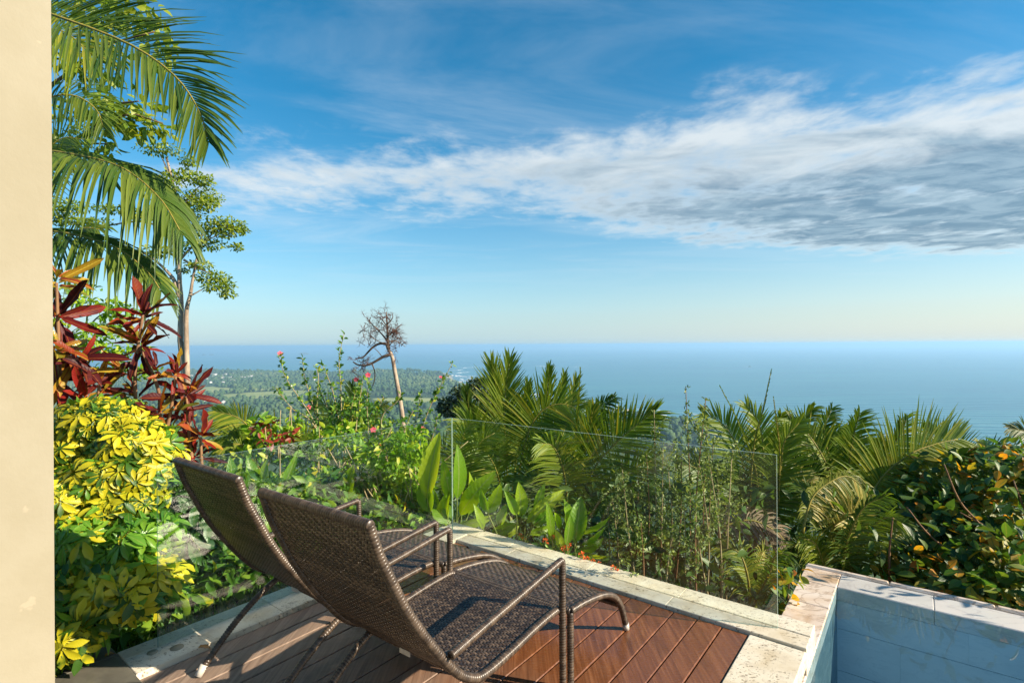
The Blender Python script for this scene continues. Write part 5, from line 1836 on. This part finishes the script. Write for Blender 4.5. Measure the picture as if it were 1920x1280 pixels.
slender('thin-stemmed leafy shrub with a tall forked tip against the sea', [1290, 1305, 1280, 1318, 1262], 4.6, [724, 745, 850, 800, 850], 1.25)
slender('thin-stemmed leafy shrub with a short leafy tip, nearer the middle', [1225, 1210, 1240, 1195, 1252], 4.5, [768, 850, 840, 880, 870], 1.1)
slender('dense thin-stemmed shrub left of the small yellowed palm', [1330, 1345, 1360, 1322, 1372, 1350], 4.3, [830, 855, 840, 870, 860, 900], 1.2)
slender('thin-stemmed shrub with sparse grey-green leaves behind the orange flowers', [1150, 1165, 1185, 1140, 1178], 4.8, [930, 910, 900, 950, 960], .9)
slender('low thin-stemmed shrub closest to the front glass', [1270, 1230, 1300, 1210, 1335, 1250], 3.95, [930, 950, 940, 980, 960, 990], .8)

# orange-flowered plants along the curb
for label, spots, Y in [('low plant with orange flower heads at the foot of the front glass', [(1023, 1014, 6), (1036, 1006, 4), (1058, 1029, 7), (1066, 1020, 5)], 4.15), ('low orange-flowered plant next along the curb, right of the ginger', [(1091, 1041, 7), (1101, 1048, 5), (1112, 1052, 5), (1124, 1056, 4)], 3.95), ('last small orange-flowered plant along the curb', [(1150, 1064, 5), (1158, 1070, 4), (1170, 1073, 3)], 3.75), ('single orange flower head in front of the middle ginger', [(975, 1003, 4), (982, 1010, 4)], 4.35)]:
    x0, x1 = min(s[0] for s in spots), max(s[0] for s in spots)
    yy = np.mean([s[1] for s in spots])
    f = P((x0 + x1) / 2, yy + 40, Y)
    t = thing('ixora_plant', (f[0], f[1], float(ground_z(f[0], f[1]))), label, 'plant', 'orange-flowered plants along the curb')
    mb = MB()
    for x, y, r in spots:
        leaf_cloud(mb, 46, P(x, y + 20, Y), (.07, .07, .06), .06, hexleaf(.4, .1, .1), up=.5)
    mb.obj('foliage', M['scheff'], t)
    for x, y, r in spots:
        c = P(x, y, Y - .05)
        mb = MB()
        n = 22
        d = rand_dirs(n, .5)
        mb.inst(leaf_base(2, .8, 'obov', .1, .2), c + d * r / FPX * Y * .5, frames(d, rand_dirs(n)), r / FPX * Y * .8)
        mb.obj('flower_head', M['orange'], t)
        stem_obj(t, [c - np.array([0, 0, .25]), c], .004, .003, 'stem_green', n=4, sides=4)

# ------------------------------------------------------------------ right: shrub with glossy oval leaves, coppery beneath
t = thing('glossy_shrub', P(1850, 1130, 4.4) * np.array([1, 1, 0]) + np.array([0, 0, -.9]), 'big shrub with glossy oval leaves and coppery undersides beyond the pool', 'shrub')
oval = [leaf_base(4, .5, 'oval', .16, c_) for c_ in (.1, .3, -.05)]
oval_m = []
for i, b in enumerate(oval):
    mb = MB()
    mb.inst(b, np.zeros((1, 3)), np.eye(3)[None], 1.0, rnd=np.array([.1 * i]))
    oval_m.append(mb.mesh('oval_leaf', M['star']))
blobs = [(1800, 890, 100, 45, 4.9, 90), (1885, 930, 60, 80, 4.5, 80), (1770, 985, 100, 55, 4.6, 110), (1860, 1040, 80, 60, 4.1, 100), (1735, 1060, 70, 40, 4.25, 75), (1690, 960, 36, 48, 4.9, 40), (1900, 865, 50, 36, 4.7, 45), (1800, 1090, 90, 36, 3.9, 70), (1905, 1090, 40, 50, 3.8, 40), (1640, 1085, 50, 26, 4.3, 36), (1760, 930, 60, 40, 4.8, 50), (1850, 975, 60, 50, 4.5, 60)]
mb = MB()
org = base_loc(t)
tot = 0
for x, y, rx, ry, Y_, n in blobs:
    p, d = ellipsoid_pts(n * 4, P(x, y, Y_), px_r(rx, ry, Y_, .4), .4)
    p[:, 2] = np.minimum(p[:, 2], EYE - (815 + 20 * RNG.random(len(p)) - HORY) / FPX * p[:, 1])
    ld = nrm(d * .5 + rand_dirs(len(p)) * .7 + np.array([.1, -.1, -.35]))
    nn = nrm(rand_dirs(len(p)) * .45 + np.array([0.1, -.25, .85]))
    R = frames(ld, nn)
    near = np.argsort(d @ np.array([.1, -.9, .3]))[::-1]
    k = int(n * .37)
    for j in near[:k]:
        if tot < 296:
            link('leaf', oval_m[int(RNG.integers(3))], t, p[j] - org, R[j], .128 * (.7 + .5 * RNG.random()))
            tot += 1
    rest = near[k:]
    mb.inst(oval[0], p[rest], R[rest], .122 * (.7 + .5 * RNG.random(len(rest))))
tag(mb.obj('foliage', M['star'], t), kind='stuff')
for pts in ([(1890, 1130), (1912, 1090), (1880, 1010), (1800, 960)], [(1900, 1110), (1850, 1000), (1800, 940), (1770, 870)], [(1880, 1120), (1800, 1050), (1740, 1000), (1700, 950)], [(1668, 1090), (1668, 1030), (1674, 970)], [(1900, 1120), (1930, 1000), (1900, 900)]):
    stem_obj(t, px_path(pts, 4.2), .011, .005, 'stem_red', n=14)

t = thing('shade_shrub', P(1475, 1150, 3.55) * np.array([1, 1, 0]) + np.array([0, 0, -.6]), 'low dark shrub with oval leaves between the glass end and the pool', 'shrub')
for x, y, rx, ry, n in [(1466, 1085, 22, 28, 20), (1468, 1115, 18, 18, 14), (1450, 1130, 16, 16, 10), (1488, 1062, 16, 18, 10)]:
    p, d = ellipsoid_pts(n, P(x, y, 3.6), px_r(rx, ry, 3.6, .15), .3)
    org = base_loc(t)
    for q, dd in zip(p, d):
        R = frames(nrm(dd * .5 + RNG.normal(0, .5, 3) + np.array([0, 0, -.2]))[None], nrm(np.array([.1, -.3, .8]) + RNG.normal(0, .4, 3))[None])[0]
        link('leaf', oval_m[int(RNG.integers(3))], t, q - org, R, .10 * (.7 + .5 * RNG.random()))
stem_obj(t, [P(1475, 1150, 3.6) - np.array([0, 0, .3]), P(1478, 1110, 3.6), P(1485, 1070, 3.6)], .008, .004, 'stem_red', n=8)

# ------------------------------------------------------------------ trees in the middle distance
cl = [(870, 735, 26, 16), (895, 720, 20, 14), (845, 755, 24, 16), (880, 765, 34, 18), (910, 745, 22, 20), (855, 775, 30, 14), (900, 780, 30, 16), (830, 765, 12, 10), (905, 715, 12, 8), (925, 760, 20, 22)]
crown_tree('evergreen_tree', 'dark round-crowned evergreen standing down the slope beside the tallest palm', 'tree', 38.0, [([(880, 830), (878, 780), (875, 740)], .2, .08)],
           [(x, y, rx, ry, 60 + rx * ry * .9) for x, y, rx, ry in cl], .26, 'evergreen', 'bark_dark', hexleaf(.6, .1, .1), foot=(880, 860), depth=1.5)

t = thing('bare_tree', P(756, 830, 28), 'leaning leafless brown tree with a tangled top on the skyline', 'tree')
bp = px_path([(757, 860), (755, 790), (748, 740), (741, 700), (735, 668), (728, 655)], 28)
bp = np.concatenate([[[bp[0][0], bp[0][1], float(ground_z(bp[0][0], 28.0))]], bp])
stem_obj(t, bp, .16, .085, 'bark', 'trunk', 24, 8)
limbs = [([(734, 664), (720, 668), (706, 676), (690, 684), (672, 684), (662, 678)], .075), ([(728, 655), (724, 645), (712, 644), (700, 650), (690, 660), (680, 670), (666, 672)], .07), ([(729, 655), (727, 635), (726, 610), (724, 585)], .07), ([(727, 640), (715, 625), (700, 610), (688, 600)], .04), ([(727, 630), (740, 620), (752, 608)], .035), ([(728, 640), (745, 640), (760, 650)], .03),
         ([(726, 612), (715, 598), (705, 592)], .03), ([(726, 608), (736, 596), (735, 585)], .03), ([(727, 645), (710, 640), (692, 628)], .03), ([(698, 682), (703, 700), (700, 720), (693, 730)], .03), ([(728, 650), (742, 636), (764, 634)], .025), ([(716, 668), (708, 658), (698, 650), (690, 645)], .02)]
tw = MB()
for pts, r in limbs:
    p = px_path(pts, 28, 28 + RNG.normal() * .5)
    stem_obj(t, p, r * 1.3, r * .45, 'bark_dark', 'branch', 14, 6)


def twig(o, d, L, dep):
    e = o + d * L
    m_ = (o + e) / 2 + RNG.normal(0, L * .1, 3)
    tube(tw, [o, m_, e], [.006 * (dep + 1), .005 * (dep + .7), .004], 3, cap=False)
    if dep > 0:
        for _ in range(4):
            k = .3 + .7 * RNG.random()
            twig(o + (e - o) * k, nrm(d + RNG.normal(0, .75, 3) + np.array([0, 0, -.15])), L * .62, dep - 1)


for x, y, n, L in [(726, 595, 9, .55), (735, 615, 10, .55), (728, 625, 8, .5), (742, 630, 7, .5), (735, 640, 6, .45), (690, 602, 6, .5), (700, 612, 6, .45), (694, 630, 6, .45), (705, 640, 5, .4), (676, 682, 7, .45), (690, 684, 6, .45), (668, 676, 5, .4), (745, 650, 5, .5), (755, 645, 4, .45), (690, 648, 4, .4), (715, 592, 6, .45), (745, 612, 5, .45), (668, 700, 3, .35), (738, 660, 4, .4), (720, 608, 6, .5)]:
    for _ in range(int(n * .75)):
        twig(P(x + RNG.normal() * 4, y + RNG.normal() * 4, 28 + RNG.normal() * .3), rand_dirs(1, .1)[0], L, 2)
tag(tw.obj('twig_tangle', M['twig'], t), kind='stuff')

# ------------------------------------------------------------------ undergrowth closing the slope
mb = MB()
n = 15000
u_ = RNG.random(n) ** 1.2 * 7.5 + .55
v_ = RNG.uniform(-5, 9, n)
xy = CORNER + u_[:, None] * UU + v_[:, None] * VV
g = ground_z(xy[:, 0], xy[:, 1])
lim = EYE - (np.where(xy[:, 0] / xy[:, 1] < -.1, 860, 905) - HORY) / FPX * xy[:, 1]
h = np.minimum(lim, g + .25 + 2.6 * smooth(u_, .3, 2.5))
z = g + (h - g) * RNG.random(n) ** .8
ok = (h > g) & ~((v_ > 2.3) & (u_ < 1.65)) & (xy[:, 1] > 1.5)
pos = np.stack([xy[:, 0], xy[:, 1], z], 1)[ok]
n = len(pos)
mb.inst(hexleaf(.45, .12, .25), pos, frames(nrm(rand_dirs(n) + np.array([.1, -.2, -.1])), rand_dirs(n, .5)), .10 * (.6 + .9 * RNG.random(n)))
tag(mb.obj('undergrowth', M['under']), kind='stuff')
mb = MB()
n = 42000
u_ = RNG.uniform(-4.5, .4, n)
v_ = -.5 - RNG.random(n) ** 1.1 * 5.0
xy = CORNER + u_[:, None] * UU + v_[:, None] * VV
g = ground_z(xy[:, 0], xy[:, 1])
lim = EYE - (890 - HORY) / FPX * xy[:, 1]
h = np.minimum(lim, g + .25 + 1.6 * smooth(-v_, .35, 1.9))
z = g + (h - g) * RNG.random(n)
ok = (h > g) & (xy[:, 1] > 2.5)
pos = np.stack([xy[:, 0], xy[:, 1], z], 1)[ok]
n = len(pos)
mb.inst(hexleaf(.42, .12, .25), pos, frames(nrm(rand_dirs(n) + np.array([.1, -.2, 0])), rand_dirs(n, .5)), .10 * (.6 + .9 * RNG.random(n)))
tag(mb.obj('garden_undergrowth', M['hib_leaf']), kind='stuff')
mb = MB()
n = 7000
u_ = RNG.uniform(-3.2, .1, n)
v_ = -.125 - RNG.random(n) ** 1.5 * 1.2
xy = CORNER + u_[:, None] * UU + v_[:, None] * VV
pos = np.stack([xy[:, 0], xy[:, 1], ground_z(xy[:, 0], xy[:, 1])], 1)
mb.inst(diamond(.09, .02, .1), pos, frames(nrm(rand_dirs(n) * .5 + np.array([0, 0, 1.0])), rand_dirs(n)), .09 * (.5 + RNG.random(n)))
tag(mb.obj('grass', M['grass']), kind='stuff')

# fallen leaves and mortar dabs
for (x, y, lab, sz) in [(371, 1216, 'curled brown fallen leaf on the left stone curb beside the deck', .07), (196, 1232, 'brown fallen leaf on the dark floor tile edge under the yellow shrub', .06), (116, 1256, 'brown fallen leaf lying beside the foot of the cream wall', .07)]:
    z_ = .036
    Yg = (EYE - z_) * FPX / ((y - HORY) + (x - 960) * ROLL)
    c = P(x, y, Yg)
    base = leaf_base(6, .42, 'oval', .35, .3, .1)
    mb = MB()
    a_ = RNG.random() * 6
    mb.inst(base, c[None] + np.array([0, 0, .006]), frames(np.array([[math.cos(a_), math.sin(a_), .05]]), np.array([[0, 0, 1.0]])), sz)
    o = mb.mesh('fallen_leaf', M['fallen'], True, c)
    tag(link('fallen_leaf', o, None, c), lab, 'leaf')
for x, y, r in [(332, 1213, .032), (286, 1222, .026)]:
    Yg = (EYE - .031) * FPX / ((y - HORY) + (x - 960) * ROLL)
    c = P(x, y, Yg)
    mb = MB()
    tube(mb, [(c[0], c[1], .026), (c[0], c[1], .0325)], r, 18)
    mb.obj('mortar_dab', M['plaster'], curb)
